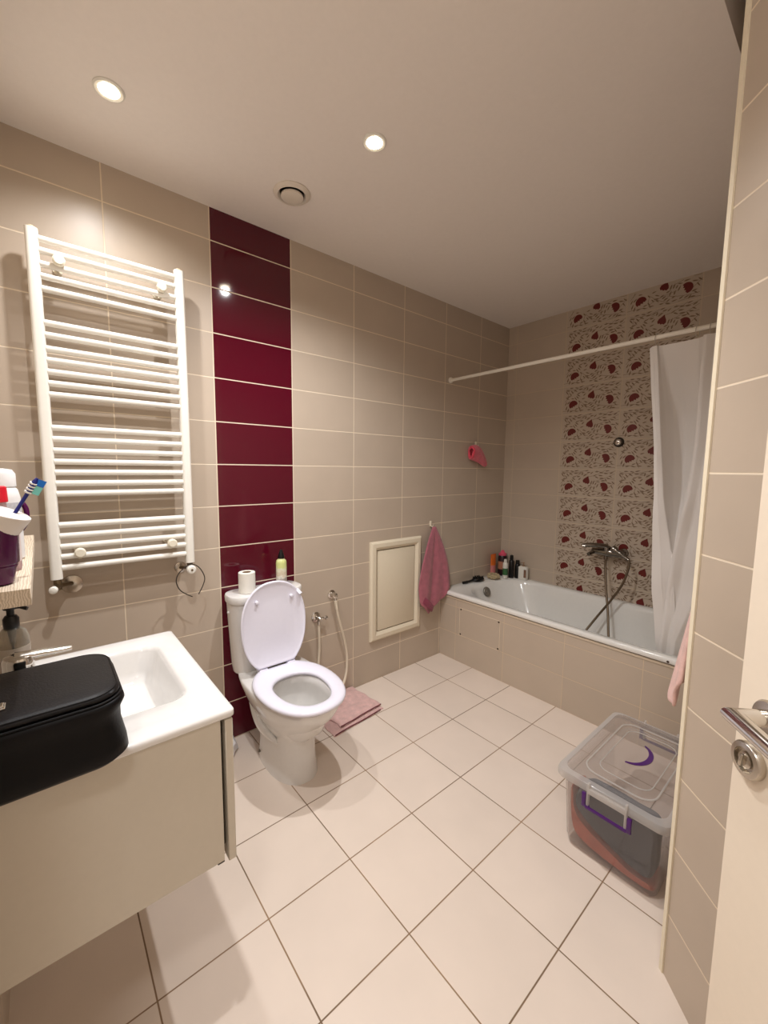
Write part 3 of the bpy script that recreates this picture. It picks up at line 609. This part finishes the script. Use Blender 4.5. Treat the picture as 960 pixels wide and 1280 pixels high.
# ------------------------------------------------------------------ bath mixer, hose, holder
CHROME_D = mat('dark_reflection_chrome', (132, 126, 118), .13, metal=1)  # chrome colour darkened to carry reflections of the dim room
r = thing('bath_mixer', 'chrome bath mixer tap with shower hose on the floral tiles', 'tap', (.88, L, .85))
for x in (.815, .965):
    b = bm_new(); lathe(b, (x, L-.0015, .835), (0,-1,0), [(0, .032), (.004, .031), (.012, .019), (.05, .015), (.06, .015)], 22); build('wall_union', b, CHROME_D, r)
b = bm_new(); lathe(b, (.785, 2.297, .835), (1,0,0), [(0, .016), (.004, .021), (.08, .026), (.10, .031), (.125, .031), (.14, .026), (.215, .025), (.221, .018)], 24); cyl(b, (.878, 2.297, .815), (.878, 2.297, .785), .012); cyl(b, (.80, 2.297, .83), (.79, 2.23, .815), .015, r2=.013); build('mixer_body', b, CHROME_D, r)
b = bm_new(); lathe(b, (.885, 2.295, .85), (-.05,-.15,1), [(0, .026), (.022, .026), (.03, .018), (.032, .004)], 20); P = spline([(.885, 2.29, .876), (.84, 2.26, .882), (.79, 2.232, .880), (.755, 2.215, .872)], 5); tube(b, P, .016, 12, rad=[.023-.006*i/(len(P)-1) for i in range(len(P))], sq=(1, .75)); build('lever', b, CHROME_D, r)
b = bm_new(); lathe(b, (.925, 2.275, .872), (.75,-.1,-.42), [(0, .022), (.02, .024), (.035, .016), (.11, .011), (.125, .010)], 16); build('handset', b, CHROME_D, r)
b = bm_new(); tube(b, spline([(.878, 2.297, .79), (.885, 2.285, .72), (.91, 2.25, .60), (.95, 2.20, .46), (.985, 2.14, .33), (1.02, 2.08, .22), (1.05, 2.02, .155), (1.02, 1.95, .147), (.92, 1.93, .147), (.83, 1.98, .150), (.81, 2.06, .20), (.83, 2.13, .28), (.885, 2.19, .40), (.952, 2.215, .52), (1.01, 2.235, .64), (1.035, 2.25, .74), (1.035, 2.26, .80), (1.02, 2.262, .82)], 8), .0075, 10); build('hose', b, mat('steel_hose', (118, 104, 88), .35, metal=1, bump=.3, bscale=500), r)
r = thing('shower_holder', 'small round chrome shower holder high on the floral tiles', 'shower holder', (.888, L, 1.583))
b = bm_new(); lathe(b, (.888, L-.0015, 1.583), (0,-1,0), [(0, .032), (.006, .0325), (.012, .027)], 24); build('base', b, mat('dark_chrome', (60, 54, 50), .3, metal=1), r)
b = bm_new(); lathe(b, (.888, L-.011, 1.583), (0,-1,0), [(0, .022), (.012, .021), (.018, .014), (.02, .003)], 20); box(b, .884, .892, L-.045, L-.02, 1.572, 1.594, .002); build('knob', b, CHROME, r)

# ------------------------------------------------------------------ curtain rod, rings, curtain
ROD_Y, ROD_Z = 1.65, 2.025
b = bm_new(); cyl(b, (.0, ROD_Y, ROD_Z), (XR, ROD_Y, ROD_Z), .0105, 18); lathe(b, (.0, ROD_Y, ROD_Z), (1,0,0), [(0, .02), (.012, .02), (.016, .013)], 18); lathe(b, (XR, ROD_Y, ROD_Z), (-1,0,0), [(0, .02), (.012, .02), (.016, .013)], 18)
tag(build('curtain_rod', b, mat('white_rod', (236, 230, 218), .35), loc=(.87, ROD_Y, ROD_Z)), 'white shower curtain rod spanning from wall to wall above the bath', 'curtain rod')
M_ring = clear_plastic('clear_ring', (226, 218, 204), .35, .2, .3)
RL = ['clear curtain ring at the left edge of the shower curtain', 'clear curtain ring at the gap between the two curtain folds', 'clear curtain ring right beside the tiled pillar edge', ]
for i, x in enumerate((1.288, 1.446, 1.497)):
    b = bm_new(); tube(b, [(x+.004*math.sin(a), ROD_Y+.017*math.sin(a), ROD_Z-.010+.026*math.cos(a)) for a in [2*PI*k/24 for k in range(24)]], .0018, 6, closed=True)
    tag(build('curtain_ring', b, M_ring, loc=(x, ROD_Y, ROD_Z)), RL[i], 'ring', 'shower curtain rings')
m = bpy.data.materials.new('white_curtain_film'); m.use_nodes = True; nt = m.node_tree; nt.nodes.clear()
out = nt.nodes.new('ShaderNodeOutputMaterial'); d1 = nt.nodes.new('ShaderNodeBsdfPrincipled'); d1.inputs['Base Color'].default_value = lin((246, 242, 238)); d1.inputs['Roughness'].default_value = .55
t1 = nt.nodes.new('ShaderNodeBsdfTranslucent'); t1.inputs[0].default_value = lin((248, 244, 238)); t2 = nt.nodes.new('ShaderNodeBsdfTransparent')
a1 = nt.nodes.new('ShaderNodeMixShader'); a1.inputs[0].default_value = .25; a2 = nt.nodes.new('ShaderNodeMixShader'); a2.inputs[0].default_value = .10
nt.links.new(d1.outputs[0], a1.inputs[1]); nt.links.new(t1.outputs[0], a1.inputs[2]); nt.links.new(a1.outputs[0], a2.inputs[1]); nt.links.new(t2.outputs[0], a2.inputs[2]); nt.links.new(a2.outputs[0], out.inputs[0])
M_curt = m
def lerp_tab(tab, z):
    for (z0, v0), (z1, v1) in zip(tab, tab[1:]):
        if z >= z1: t = (z0-z)/(z0-z1); return v0+(v1-v0)*t
    return tab[-1][1]
EDGE = [(1.995, 1.258), (1.9, 1.262), (1.7, 1.277), (1.5, 1.308), (1.3, 1.334), (1.0, 1.346), (.75, 1.360), (.60, 1.372), (.35, 1.40)]
YIN = [(2.0, 1.65), (1.2, 1.665), (.75, 1.70), (.52, 1.715), (.35, 1.735)]
# the cloth: left strip A-B, folded back to a recess C-D, then the right fold E-F in front
TAB = [(1.993, 1.258, 1.288, 1.447, 1.473), (1.809, 1.274, 1.308, 1.453, 1.471), (1.501, 1.308, 1.339, 1.465, 1.471), (1.268, 1.320, 1.361, 1.45, 1.454), (1.109, 1.322, 1.388, 1.43, 1.433),
       (.984, 1.325, 1.413, 1.416, 1.416), (.786, 1.335, 1.439, 1.41, 1.4), (.51, 1.366, 1.467, 1.399, 1.386), (.266, 1.396, 1.494, 1.396, 1.382)]
def tab(z, k):
    return lerp_tab([(t[0], t[k]) for t in TAB], z)
ZB = .40
def curtain(u, v):
    z = 1.988-(1.988-ZB)*v
    A, B, D, E_ = (tab(z, k) for k in (1, 2, 3, 4)); yf = lerp_tab(YIN, z)
    gap = max(0, min(1, (D-B)/.10)); rec = -.010+.12*gap**.6*(.25+.75*min(1, v*5))
    flat = min(1, v*6)
    P = [(A+.004, yf+.014), (A, yf+.002), (A+(B-A)*.5, yf-.006*flat), (B, yf), (B+.003*gap-.004*(1-gap), yf+rec*.6), (B+(D-B)*.12, yf+rec), (B+(D-B)*.5, yf+rec*1.15), (D, yf+rec*.9), (E_-.002*gap, yf+rec*.4-.006), (E_, yf-.016), (E_+.012, yf-.020)]
    n = 9; x0 = E_+.012
    for i in range(1, n+1):
        t = i/n; P.append((x0+(lerp_tab([(2, 1.738), (.80, 1.738), (.56, 1.565), (.3, 1.55)], z)-x0)*t, yf-.016+(.020*math.sin(t*10.5+1.4*v+.3)*(.35+.65*v))))
    s = u*(len(P)-1); i = min(int(s), len(P)-2); f = s-i
    x = P[i][0]*(1-f)+P[i+1][0]*f; y = P[i][1]*(1-f)+P[i+1][1]*f
    y += .004*math.sin(13*v+9*u)+.003*math.sin(31*v+17*u)*min(1, v*2)
    if u < .45: z -= .014*math.exp(-((u-.02)/.05)**2)*max(0, 1-v*6)
    return (min(x, 1.738), y, z)
b = bm_new(); grid(b, curtain, 95, 60)
cu = tag(build('shower_curtain', b, M_curt, loc=(1.5, ROD_Y, 1.2), ang=180), 'white translucent shower curtain gathered at the right end of the bath', 'curtain')
def hem(u, v):
    p = Vector(curtain(u*.38, 0.001+.028*v)); return (p.x, p.y-.002, p.z+.001)
b = bm_new(); grid(b, hem, 40, 3); build('top_hem', b, M_curt, cu, ang=180)
def side(u, v):
    p = Vector(curtain(.052+.05*u, v)); return (p.x+.0003, p.y-.0025, p.z)
b = bm_new(); grid(b, side, 3, 50); build('side_hem', b, M_curt, cu, ang=180)

# pale towel behind the pillar edge
hook('wall_hook', 'small cream hook on the hidden wall behind the pillar', XR, .80, 1.15, (-1,0,0))
OUT2 = [(.685, .80), (.70, .715), (.76, .70), (.84, .74), (.93, .76), (.96, .86)]
def towel2(u, v):
    s = u*(len(OUT2)-1); i = min(int(s), len(OUT2)-2); f = s-i
    by = OUT2[i][0]*(1-f)+OUT2[i+1][0]*f; bz = OUT2[i][1]*(1-f)+OUT2[i+1][1]*f
    yy = .80+(by-.80)*(.08+.92*v**.8); zz = 1.145+(bz-1.145)*v
    x = XR-.024-.052*v*math.sin(PI*min(1, u*1.25))-.012*math.sin(u*14+1)*v
    return (min(x, XR-.012), yy, zz)
b = bm_new(); grid(b, towel2, 30, 24); tag(build('bath_towel', b, fabric('light_pink_terry', (240, 196, 184)), loc=(XR-.03, .8, 1.14), solid=.010, subsurf=1), 'light pink towel peeking out from behind the tiled pillar above the storage box', 'towel')

# ------------------------------------------------------------------ storage box and contents
BX0, BX1, BY0, BY1 = 1.372, 1.668, .785, 1.275
r = thing('storage_box', 'clear plastic storage box with purple clips beside the pillar', 'storage box', (1.52, 1.03, 0))
CLEAR = clear_plastic('clear_box_plastic', (246, 244, 243), .945, .08, .1); CLEARL = clear_plastic('clear_lid_plastic', (246, 244, 243), .88, .12, .15); FROST = clear_plastic('frosted_lid_edge', (244, 241, 238), .5, .15, .3)
PURP = mat('purple_plastic', (76, 24, 104), .3)
b = bm_new(); g = .004
def br(d, z, rr=.035): return rrect(BX0-d, BX1+d, BY0-d, BY1+d, rr, z, 5, 3)
loft(b, [br(-.012, .004), br(-.002, .008), br(.001, .03), br(.003, .035), br(.014, .255), br(.020, .268), br(.026, .270), br(.026, .284), br(.014, .284), br(.009, .256), br(-.002, .035), br(-.004, .012), br(-.014, .009)]); build('body', b, CLEAR, r)
b = bm_new()
loft(b, [br(.030, .270), br(.033, .274), br(.033, .288), br(.030, .297), br(.022, .302), br(.006, .303), br(.000, .301), br(-.020, .296), br(-.045, .296, .05), br(-.052, .301, .05), br(-.06, .303, .05), br(-.10, .304, .05)], False, True); ld2 = build('lid', b, CLEARL, r)
b = bm_new(); loft(b, [br(.0335, .271), br(.0345, .276), br(.0345, .288), br(.0315, .2978), br(.022, .3032), br(.012, .3036)], False, False); build('lid_rim', b, FROST, ld2)
# raised rib and crescent mark on the lid
b = bm_new(); tube(b, [(p[0], p[1], .303) for p in br(-.034, 0, .05)], .003, 6, closed=True); tube(b, [(p[0], p[1], .305) for p in rrect(1.44, 1.61, .86, 1.20, .04, 0, 5, 3)], .002, 6, closed=True); build('rib', b, FROST, ld2)
b = bm_new(); CC = Vector((1.497, 1.045, .3055)); pts = []
for i in range(21):
    a = math.radians(-88+ i/20*160); pts.append((CC.x+.068*math.cos(a), CC.y+.082*math.sin(a), CC.z))
inn = []
for i in range(21):
    a = math.radians(-88+ (20-i)/20*160); k = .006+.012*math.sin(PI*i/20); inn.append((CC.x+(.068-k)*math.cos(a), CC.y+(.082-k)*math.sin(a), CC.z))
for i in range(20):
    q = [pts[i], pts[i+1], inn[19-i], inn[20-i]]; lo = [bmv for bmv in q]
    loft(b, [q, [(p[0], p[1], p[2]+.002) for p in q]])
build('crescent_mark', b, PURP, ld2)
for fy, s in ((BY0-.033, -1), (BY1+.033, 1)):
    b = bm_new(); xs = (1.448, 1.592)
    for x in xs:
        box(b, x-.007, x+.007, min(fy, fy+s*.010), max(fy, fy+s*.010), .222, .268, .003)
    box(b, xs[0]+.006, xs[1]-.006, min(fy+s*.002, fy+s*.010), max(fy+s*.002, fy+s*.010), .213, .223, .002); box(b, xs[0]-.007, xs[0]+.02, min(fy, fy+s*.009), max(fy, fy+s*.009), .216, .226, .002); box(b, xs[1]-.02, xs[1]+.007, min(fy, fy+s*.009), max(fy, fy+s*.009), .216, .226, .002)
    cl = build('clip', b, PURP, r)
    b = bm_new()
    for x in (xs[0]+.012, xs[1]-.012): box(b, x-.004, x+.004, min(fy-s*.006, fy+s*.008), max(fy-s*.006, fy+s*.008), .224, .306, .002)
    box(b, xs[0]+.008, xs[1]-.008, min(fy-s*.006, fy+s*.009), max(fy-s*.006, fy+s*.009), .270, .290, .004); build('latch', b, FROST, cl)
def extr(bm, prof, y0, y1, k=4, inset=.02):
    n = len(prof); cx = sum(p[0] for p in prof)/n; cz = sum(p[1] for p in prof)/n; rings = []
    for y, s in ((y0, .93), (y0+inset*.4, .98), (y0+inset, 1), (y1-inset, 1), (y1, .94)):
        rings.append([(cx+(p[0]-cx)*s, y, cz+(p[1]-cz)*s) for p in prof])
    loft(bm, rings)
def smooth_poly(P, sub=5):
    P = [Vector((p[0], 0, p[1])) for p in P]; out = []; n = len(P)
    for i in range(n):
        a, b_, c, d = P[i-1], P[i], P[(i+1) % n], P[(i+2) % n]
        for t in range(sub):
            t /= sub; q = .5*((2*b_)+(c-a)*t+(2*a-5*b_+4*c-d)*t*t+(-a+3*b_-3*c+d)*t**3); out.append((q.x, q.z))
    return out
b = bm_new(); extr(b, smooth_poly([(1.395, .17), (1.41, .232), (1.46, .245), (1.58, .243), (1.650, .235), (1.655, .15), (1.650, .062), (1.60, .058), (1.53, .080), (1.47, .105), (1.415, .14)]), .795, .885)
tag(build('folded_blanket', b, mat('grey_fleece', (78, 79, 86), .95, noise=.3, nscale=12, bump=.3, bscale=300), loc=(1.52, .9, .1)), 'dark grey folded blanket inside the clear storage box', 'blanket')
b = bm_new(); extr(b, smooth_poly([(1.376, .20), (1.383, .212), (1.386, .16), (1.408, .118), (1.46, .086), (1.53, .060), (1.60, .036), (1.654, .038), (1.655, .018), (1.58, .016), (1.45, .03), (1.39, .07)]), .797, .905)
tag(build('folded_towel', b, fabric('terracotta_cloth', (206, 108, 82)), loc=(1.52, .9, .02)), 'terracotta folded towel under the grey blanket in the storage box', 'towel')

# ------------------------------------------------------------------ vanity, basin, tap
VX0, VX1, VY1 = .474, 1.078, -.325
CAB = mat('beige_lacquer', (206, 197, 181), .45)
r = thing('vanity_cabinet', 'beige wall-hung vanity cabinet under the white basin', 'cabinet', (.776, -.56, .44))
b = bm_new(); x0, x1 = VX0+.008, VX1-.006; box(b, x0, x0+.016, YC+.0005, -.358, .44, .799); box(b, x1-.016, x1, YC+.0005, -.358, .44, .799); box(b, x0+.016, x1-.016, YC+.0005, -.358, .44, .456); box(b, x0+.016, x1-.016, YC+.0005, YC+.012, .456, .70); box(b, x0+.016, x1-.016, -.374, -.358, .456, .799); build('carcass', b, CAB, r)
b = bm_new(); box(b, VX0+.004, VX1-.004, -.348, -.330, .432, .795, .0015, 1); d_ = build('drawer_front', b, CAB, r)
b = bm_new(); box(b, VX0+.03, VX1-.03, -.3585, -.3475, .46, .78); build('drawer_gap_fill', b, mat('dark_gap_shade', (60, 50, 40), .8), r)  # dark block fills the drawer gap and stands in for its shade
b = bm_new(); box(b, VX1-.024, VX1-.0055, -.374, -.3585, .437, .4405); build('corner_foot', b, mat('dark_foot', (70, 60, 50), .6), r)
# washbasin
r = thing('washbasin', 'white ceramic washbasin top resting on the vanity cabinet', 'washbasin', (.776, -.56, .8))
b = bm_new(); k = lambda a0, a1, b0, b1, rr, z: rrect(a0, a1, b0, b1, rr, z, 6, 5)
X0b, X1b, Y0b, Y1b = .560, .955, -.665, -.388
loft(b, [k(VX0+.03, VX1-.03, YC+.02, VY1-.03, .01, .8), k(VX0+.003, VX1-.003, YC+.0005, VY1-.003, .01, .8), k(VX0, VX1, YC+.0005, VY1, .012, .803), k(VX0, VX1, YC+.0005, VY1, .012, .815), k(VX0+.004, VX1-.004, YC+.003, VY1-.004, .012, .8195), k(VX0+.01, VX1-.01, YC+.01, VY1-.01, .012, .82),
         k(X0b-.004, X1b+.004, Y0b-.004, Y1b+.004, .050, .82), k(X0b+.003, X1b-.003, Y0b+.003, Y1b-.003, .048, .817), k(X0b+.010, X1b-.010, Y0b+.010, Y1b-.010, .046, .806), k(X0b+.02, X1b-.022, Y0b+.02, Y1b-.022, .045, .75), k(X0b+.034, X1b-.05, Y0b+.034, Y1b-.034, .045, .722), k(X0b+.06, X1b-.08, Y0b+.06, Y1b-.06, .04, .714), k(.74, .78, -.57, -.54, .018, .709)], False, True)
build('basin', b, WHITE, r, ang=50)
b = bm_new(); lathe(b, (.758, -.555, .709), (0,0,1), [(0, .022), (.003, .022), (.004, .015), (.003, .004)], 20); build('drain', b, CHROME, r)
FX, FY = .772, -.708
r = thing('basin_tap', 'chrome single lever tap at the back of the washbasin', 'tap', (FX, FY, .82))
b = bm_new(); lathe(b, (FX, FY, .8205), (0,0,1), [(0, .031), (.006, .031), (.010, .027), (.090, .027), (.094, .029), (.120, .029), (.127, .026), (.130, .014)], 28); build('body', b, CHROME, r)
b = bm_new(); P = spline([(FX, FY, .885), (FX, FY+.05, .890), (FX, FY+.10, .885), (FX, FY+.125, .876)], 6); tube(b, P, .014, 14, sq=(1.1, .8)); cyl(b, (FX, FY+.118, .88), (FX, FY+.120, .862), .010); build('spout', b, CHROME, r)
b = bm_new(); P = spline([(FX, FY-.006, .9475), (FX, FY+.03, .946), (FX, FY+.07, .943), (FX, FY+.098, .942)], 6); tube(b, P, .011, 14, rad=[.017-.007*i/(len(P)-1) for i in range(len(P))], sq=(1.0, .6)); build('lever', b, CHROME, r)
# soap bottle behind the tap
PX, PY = .60, -.724
r = thing('soap_bottle', 'clear soap bottle with black pump under the wooden shelf', 'bottle', (PX, PY, .82))
b = bm_new(); lathe(b, (PX, PY, .8205), (0,0,1), [(0, .030), (.004, .034), (.115, .034), (.135, .028), (.148, .015), (.155, .0145), (.155, .013), (.147, .0135), (.134, .0265), (.114, .0322), (.006, .0322), (.003, .02)], 28); build('bottle', b, clear_plastic('clear_bottle', (236, 233, 226), .9, .05, .1), r)
b = bm_new(); lathe(b, (PX, PY, .975), (0,0,1), [(-.012, .0155), (0, .0165), (.016, .0165), (.024, .012), (.025, .008), (.040, .008), (.041, .014), (.048, .015), (.051, .010)], 22); tube(b, [(PX, PY, 1.02), (PX+.01, PY+.02, 1.021), (PX+.018, PY+.034, 1.015)], .005, 8); build('pump', b, BLACKP, r)
b = bm_new(); lathe(b, (PX, PY, .822), (0,0,1), [(.01, .003), (.095, .003), (.10, .005), (.135, .0095), (.15, .0105)], 12); build('dip_tube', b, mat('grey_tube', (100, 96, 92), .4), r)
b = bm_new(); lathe(b, (PX, PY, .82), (0,0,1), [(.02, .0345), (.10, .0345)], 28, False, False); build('label', b, clear_plastic('faded_label', (226, 214, 200), .35, .4, .1), r)
# wooden shelf
m = bpy.data.materials.new('washed_oak'); m.use_nodes = True; nt = m.node_tree; bs = nt.nodes['Principled BSDF']; bs.inputs['Roughness'].default_value = .6
tc = nt.nodes.new('ShaderNodeTexCoord'); mp = nt.nodes.new('ShaderNodeMapping'); mp.inputs['Scale'].default_value = (9, 60, 60); nt.links.new(tc.outputs['Object'], mp.inputs[0])
wv = nt.nodes.new('ShaderNodeTexWave'); wv.wave_type = 'BANDS'; wv.bands_direction = 'Y'; wv.inputs['Scale'].default_value = 1.2; wv.inputs['Distortion'].default_value = 9; wv.inputs['Detail'].default_value = 3; nt.links.new(mp.outputs[0], wv.inputs['Vector'])
rp = nt.nodes.new('ShaderNodeValToRGB'); rp.color_ramp.elements[0].color = lin((188, 170, 146)); rp.color_ramp.elements[1].color = lin((222, 207, 186)); nt.links.new(wv.outputs['Color'], rp.inputs[0]); nt.links.new(rp.outputs[0], bs.inputs['Base Color'])
b = bm_new(); box(b, .22, 1.0, YC+.0005, -.671, 1.122, 1.155, .001, 1)
tag(build('wall_shelf', b, m, loc=(.6, -.73, 1.122)), 'pale oak shelf fixed above the washbasin', 'shelf')
ZS = 1.1555
# tumbler with lid and toothbrush
GX, GY = .935, -.721
PV = clear_plastic('purple_tumbler', (92, 8, 84), .35, .08, .3); PV2 = mat('purple_solid', (78, 6, 66), .18)
r = thing('tumbler', 'purple plastic tumbler with a tilted white lid at the near end of the shelf', 'tumbler', (GX, GY, ZS))
b = bm_new(); lathe(b, (GX, GY, ZS), (0,0,1), [(0, .022), (.003, .026), (.03, .031), (.036, .034), (.038, .033), (.042, .036), (.118, .039), (.118, .036), (.045, .033), (.008, .024)], 28, True, True); build('cup', b, PV2, r)
b = bm_new(); ax = Vector((.12, .42, 1)).normalized(); lathe(b, (GX, GY+.006, ZS+.104), ax, [(0, .030), (.004, .034), (.010, .0355), (.034, .041), (.038, .0405), (.040, .037), (.040, .004)], 30); build('lid', b, mat('white_lid', (232, 226, 220), .4), r)
TB = Vector((GX-.004, GY+.036, ZS+.1385)); TD = Vector((-.05, .29, .53)).normalized()*.84
r = thing('toothbrush', 'blue and white striped toothbrush leaning out of the purple tumbler', 'toothbrush', tuple(TB))
BLU = mat('navy_plastic', (28, 34, 110), .3)
TBe = TB+TD*.062
b = bm_new(); P = [TB-TD*.012, TB+TD*.015, TB+TD*.045, TBe, TB+TD*.075, TB+TD*.088]; tube(b, P, .005, 12, rad=[.0045, .004, .0045, .0065, .0065, .003], sq=(1, .8)); h_ = build('handle', b, BLU, r)
for k_ in range(4):
    b = bm_new(); p = TB+TD*(.050+.0075*k_); lathe(b, p, TD+Vector((.4, 0, .1)), [(0, .0068), (.0028, .0068)], 14); build('stripe', b, mat('white_rubber', (232, 228, 222), .5), h_)
bd = TD.cross(Vector((1, .2, 0))).normalized()
if bd.y < 0: bd = -bd
for q0_, q1_, mm in ((.050, .070, mat('mint_bristles', (120, 200, 190), .7)), (.071, .087, mat('blue_bristles', (20, 110, 200), .7))):
    b = bm_new(); c0, c1 = TB+TD*q0_, TB+TD*q1_; s_ = TD.cross(bd)
    q = [c0-s_*.006, c1-s_*.006, c1+s_*.006, c0+s_*.006]; loft(b, [[tuple(p+bd*.004) for p in q], [tuple(p+bd*.016+TD*.001) for p in q]]); build('bristles', b, mm, r)
# other bottles on the shelf
WP = mat('white_plastic', (232, 230, 228), .35)
bottle('mouthwash_bottle', 'clear bottle with a red cap on the shelf behind the tumbler', 'bottle', .80, -.717, [(0, .028), (.003, .031), (.10, .031), (.118, .024), (.128, .014), (.148, .013)], clear_plastic('pale_clear_bottle', (226, 206, 206), .55, .06, .25), z=ZS, parts=(('cap', [(.149, .015), (.151, .0165), (.182, .0155), (.184, .012)], mat('red_cap', (222, 30, 50), .35)), ('label', [(.02, .0314), (.09, .0314)], mat('pale_label', (226, 210, 204), .5))))
bottle('lotion_bottle', 'white bottle with wide white cap behind the red-capped bottle', 'bottle', .66, -.722, [(0, .034), (.004, .038), (.15, .038), (.17, .034), (.178, .028)], WP, z=ZS, parts=(('cap', [(.176, .028), (.178, .032), (.208, .032), (.218, .026), (.221, .01)], WP), ('label', [(.09, .0384), (.14, .0384)], mat('grey_text_label', (200, 200, 204), .5, noise=.4, nscale=160))))
MX, MY = .56, -.744
r = thing('mug', 'tall purple mug with round handle at the far end of the shelf', 'mug', (MX, MY, ZS))
b = bm_new(); lathe(b, (MX, MY, ZS), (0,0,1), [(0, .034), (.003, .037), (.138, .038), (.140, .036), (.136, .034), (.006, .033)], 28); build('cup', b, PV2, r)
b = bm_new(); tube(b, spline([(MX, MY+.036, ZS+.128), (MX+.004, MY+.054, ZS+.134), (MX+.006, MY+.066, ZS+.114), (MX+.006, MY+.064, ZS+.080), (MX+.004, MY+.050, ZS+.056), (MX, MY+.036, ZS+.058)], 6), .006, 10); build('handle', b, PV2, r)

# black cosmetic case on the basin edge
r = thing('cosmetic_case', 'glossy black zipped cosmetic case standing on the edge of the washbasin', 'case', (1.0, -.66, .82))
LEA = mat('black_leatherette', (6, 5, 6), .45, bump=.12, bscale=240, spec=.22); LEA2 = mat('black_leatherette_lid', (17, 15, 17), .42, bump=.12, bscale=240, spec=.3)
bx0, bx1, by0, by1 = .888, 1.120, -.783, -.548
def kb(d, z, rr=.05): return rrect(bx0-d, bx1+d, max(by0-d, YC+.001), by1+d, rr, z, 8, 5)
b = bm_new(); loft(b, [kb(-.012, .8212), kb(.0, .824), kb(.008, .834), kb(.006, .855), kb(-.001, .890), kb(-.001, .915), kb(.006, .934), kb(.004, .942), kb(-.002, .945)]); build('body', b, LEA, r, ang=60)
b = bm_new(); loft(b, [kb(-.006, .945), kb(-.006, .949), kb(-.001, .952), kb(-.001, .957), kb(-.006, .961), kb(-.014, .963, .045), kb(-.05, .9645, .04)]); lc = build('lid', b, LEA2, r, ang=60)
b = bm_new(); tube(b, [(p[0], p[1], .9455) for p in kb(.000, 0)], .0028, 8, closed=True); tube(b, [(p[0], p[1], .9595) for p in kb(-.005, 0)], .0022, 8, closed=True); build('piping', b, LEA, lc)
b = bm_new(); box(b, 1.052, 1.074, -.724, -.714, .9635, .970, .002); box(b, 1.056, 1.070, -.722, -.716, .968, .973, .002); build('zip_pull', b, CHROME, r)

# crumpled white bag on the floor between vanity and toilet
b = bm_new(); rr = random.Random(9); rings = []
for h, q in ((0, .045), (.02, .055), (.05, .05), (.08, .042), (.105, .03), (.12, .012)):
    rings.append([(.085+q*(1+rr.uniform(-.28, .28))*math.cos(a), -.035+q*(1+rr.uniform(-.28, .28))*math.sin(a), h+(rr.uniform(-.01, .01) if h else .0005)) for a in [2*PI*k/16 for k in range(16)]])
loft(b, rings); tag(build('plastic_bag', b, mat('white_bag_film', (240, 240, 244), .35), loc=(.085, -.035, 0), ang=25), 'small crumpled white plastic bag on the floor between vanity and toilet', 'bag')

# ------------------------------------------------------------------ open door
E = Vector((1.889, .212, 0)); NB = -DN          # NB points into the room
DW = mat('white_door_paint', (240, 226, 206), .4)
def dpt(s, n, z): return tuple(E+DD*s+NB*n+Vector((0, 0, z)))
b = bm_new(); rb = lambda z: [dpt(0, 0, z), dpt(.80, 0, z), dpt(.80, -.04, z), dpt(0, -.04, z)]
loft(b, [rb(.012), rb(2.06)]); bmesh.ops.bevel(b, geom=list(b.edges), offset=.002, segments=2, affect='EDGES'); door = struct('door_1', b, DW, loc=tuple(E))
b = bm_new()
s0, z0 = .062, 1.018
lathe(b, dpt(s0, .0005, z0), NB, [(0, .026), (.005, .0265), (.009, .024), (.010, .012)], 30); rs = build('handle_rose', b, CHROME2, door)
def mitre_bar(bm, p, c, q, rad, n=20):
    p, c, q = Vector(p), Vector(c), Vector(q); d1 = (c-p).normalized(); d2 = (q-c).normalized(); nb = (d1-d2).normalized() ; pl = (d1+d2).normalized()
    _, u, v = frame(d1); up = d1.cross(d2).normalized(); u, v = up, d1.cross(up)
    off = [u*math.cos(2*PI*k/n)*rad+v*math.sin(2*PI*k/n)*rad for k in range(n)]
    r0 = [p+o for o in off]; r1 = []
    for a in r0: t = (c-a).dot(pl)/d1.dot(pl); r1.append(a+d1*t)
    r2 = []
    for a in r1: t = (q-a).dot(d2); r2.append(a+d2*t)
    loft(bm, [[tuple(x) for x in r] for r in (r0, r1, r2)])
b = bm_new(); mitre_bar(b, dpt(s0, .008, z0), dpt(s0-.001, .052, z0), dpt(s0+.125, .056, z0-.010), .0125); build('lever_handle', b, CHROME, door, ang=30)
b = bm_new(); sk, zk = .036, .932
lathe(b, dpt(sk, .0005, zk), NB, [(0, .028), (.008, .0285), (.011, .0265), (.012, .019), (.006, .0175), (.005, .004)], 32); kr = build('lock_rose', b, CHROME2, door)
b = bm_new(); lathe(b, dpt(sk, .005, zk), NB, [(0, .0125), (.006, .0125), (.007, .011)], 24); build('lock_core', b, CHROME2, kr)
b = bm_new(); box(b, -.003, .003, -.004, .004, -.010, .010, .0015)
for v in b.verts: v.co = Vector(dpt(sk+v.co.x*.9+v.co.z*.15, .0145+v.co.y, zk+v.co.z))
build('thumb_turn', b, CHROME2, kr)
for o in bpy.data.objects:
    if '_o' in o: del o['_o']
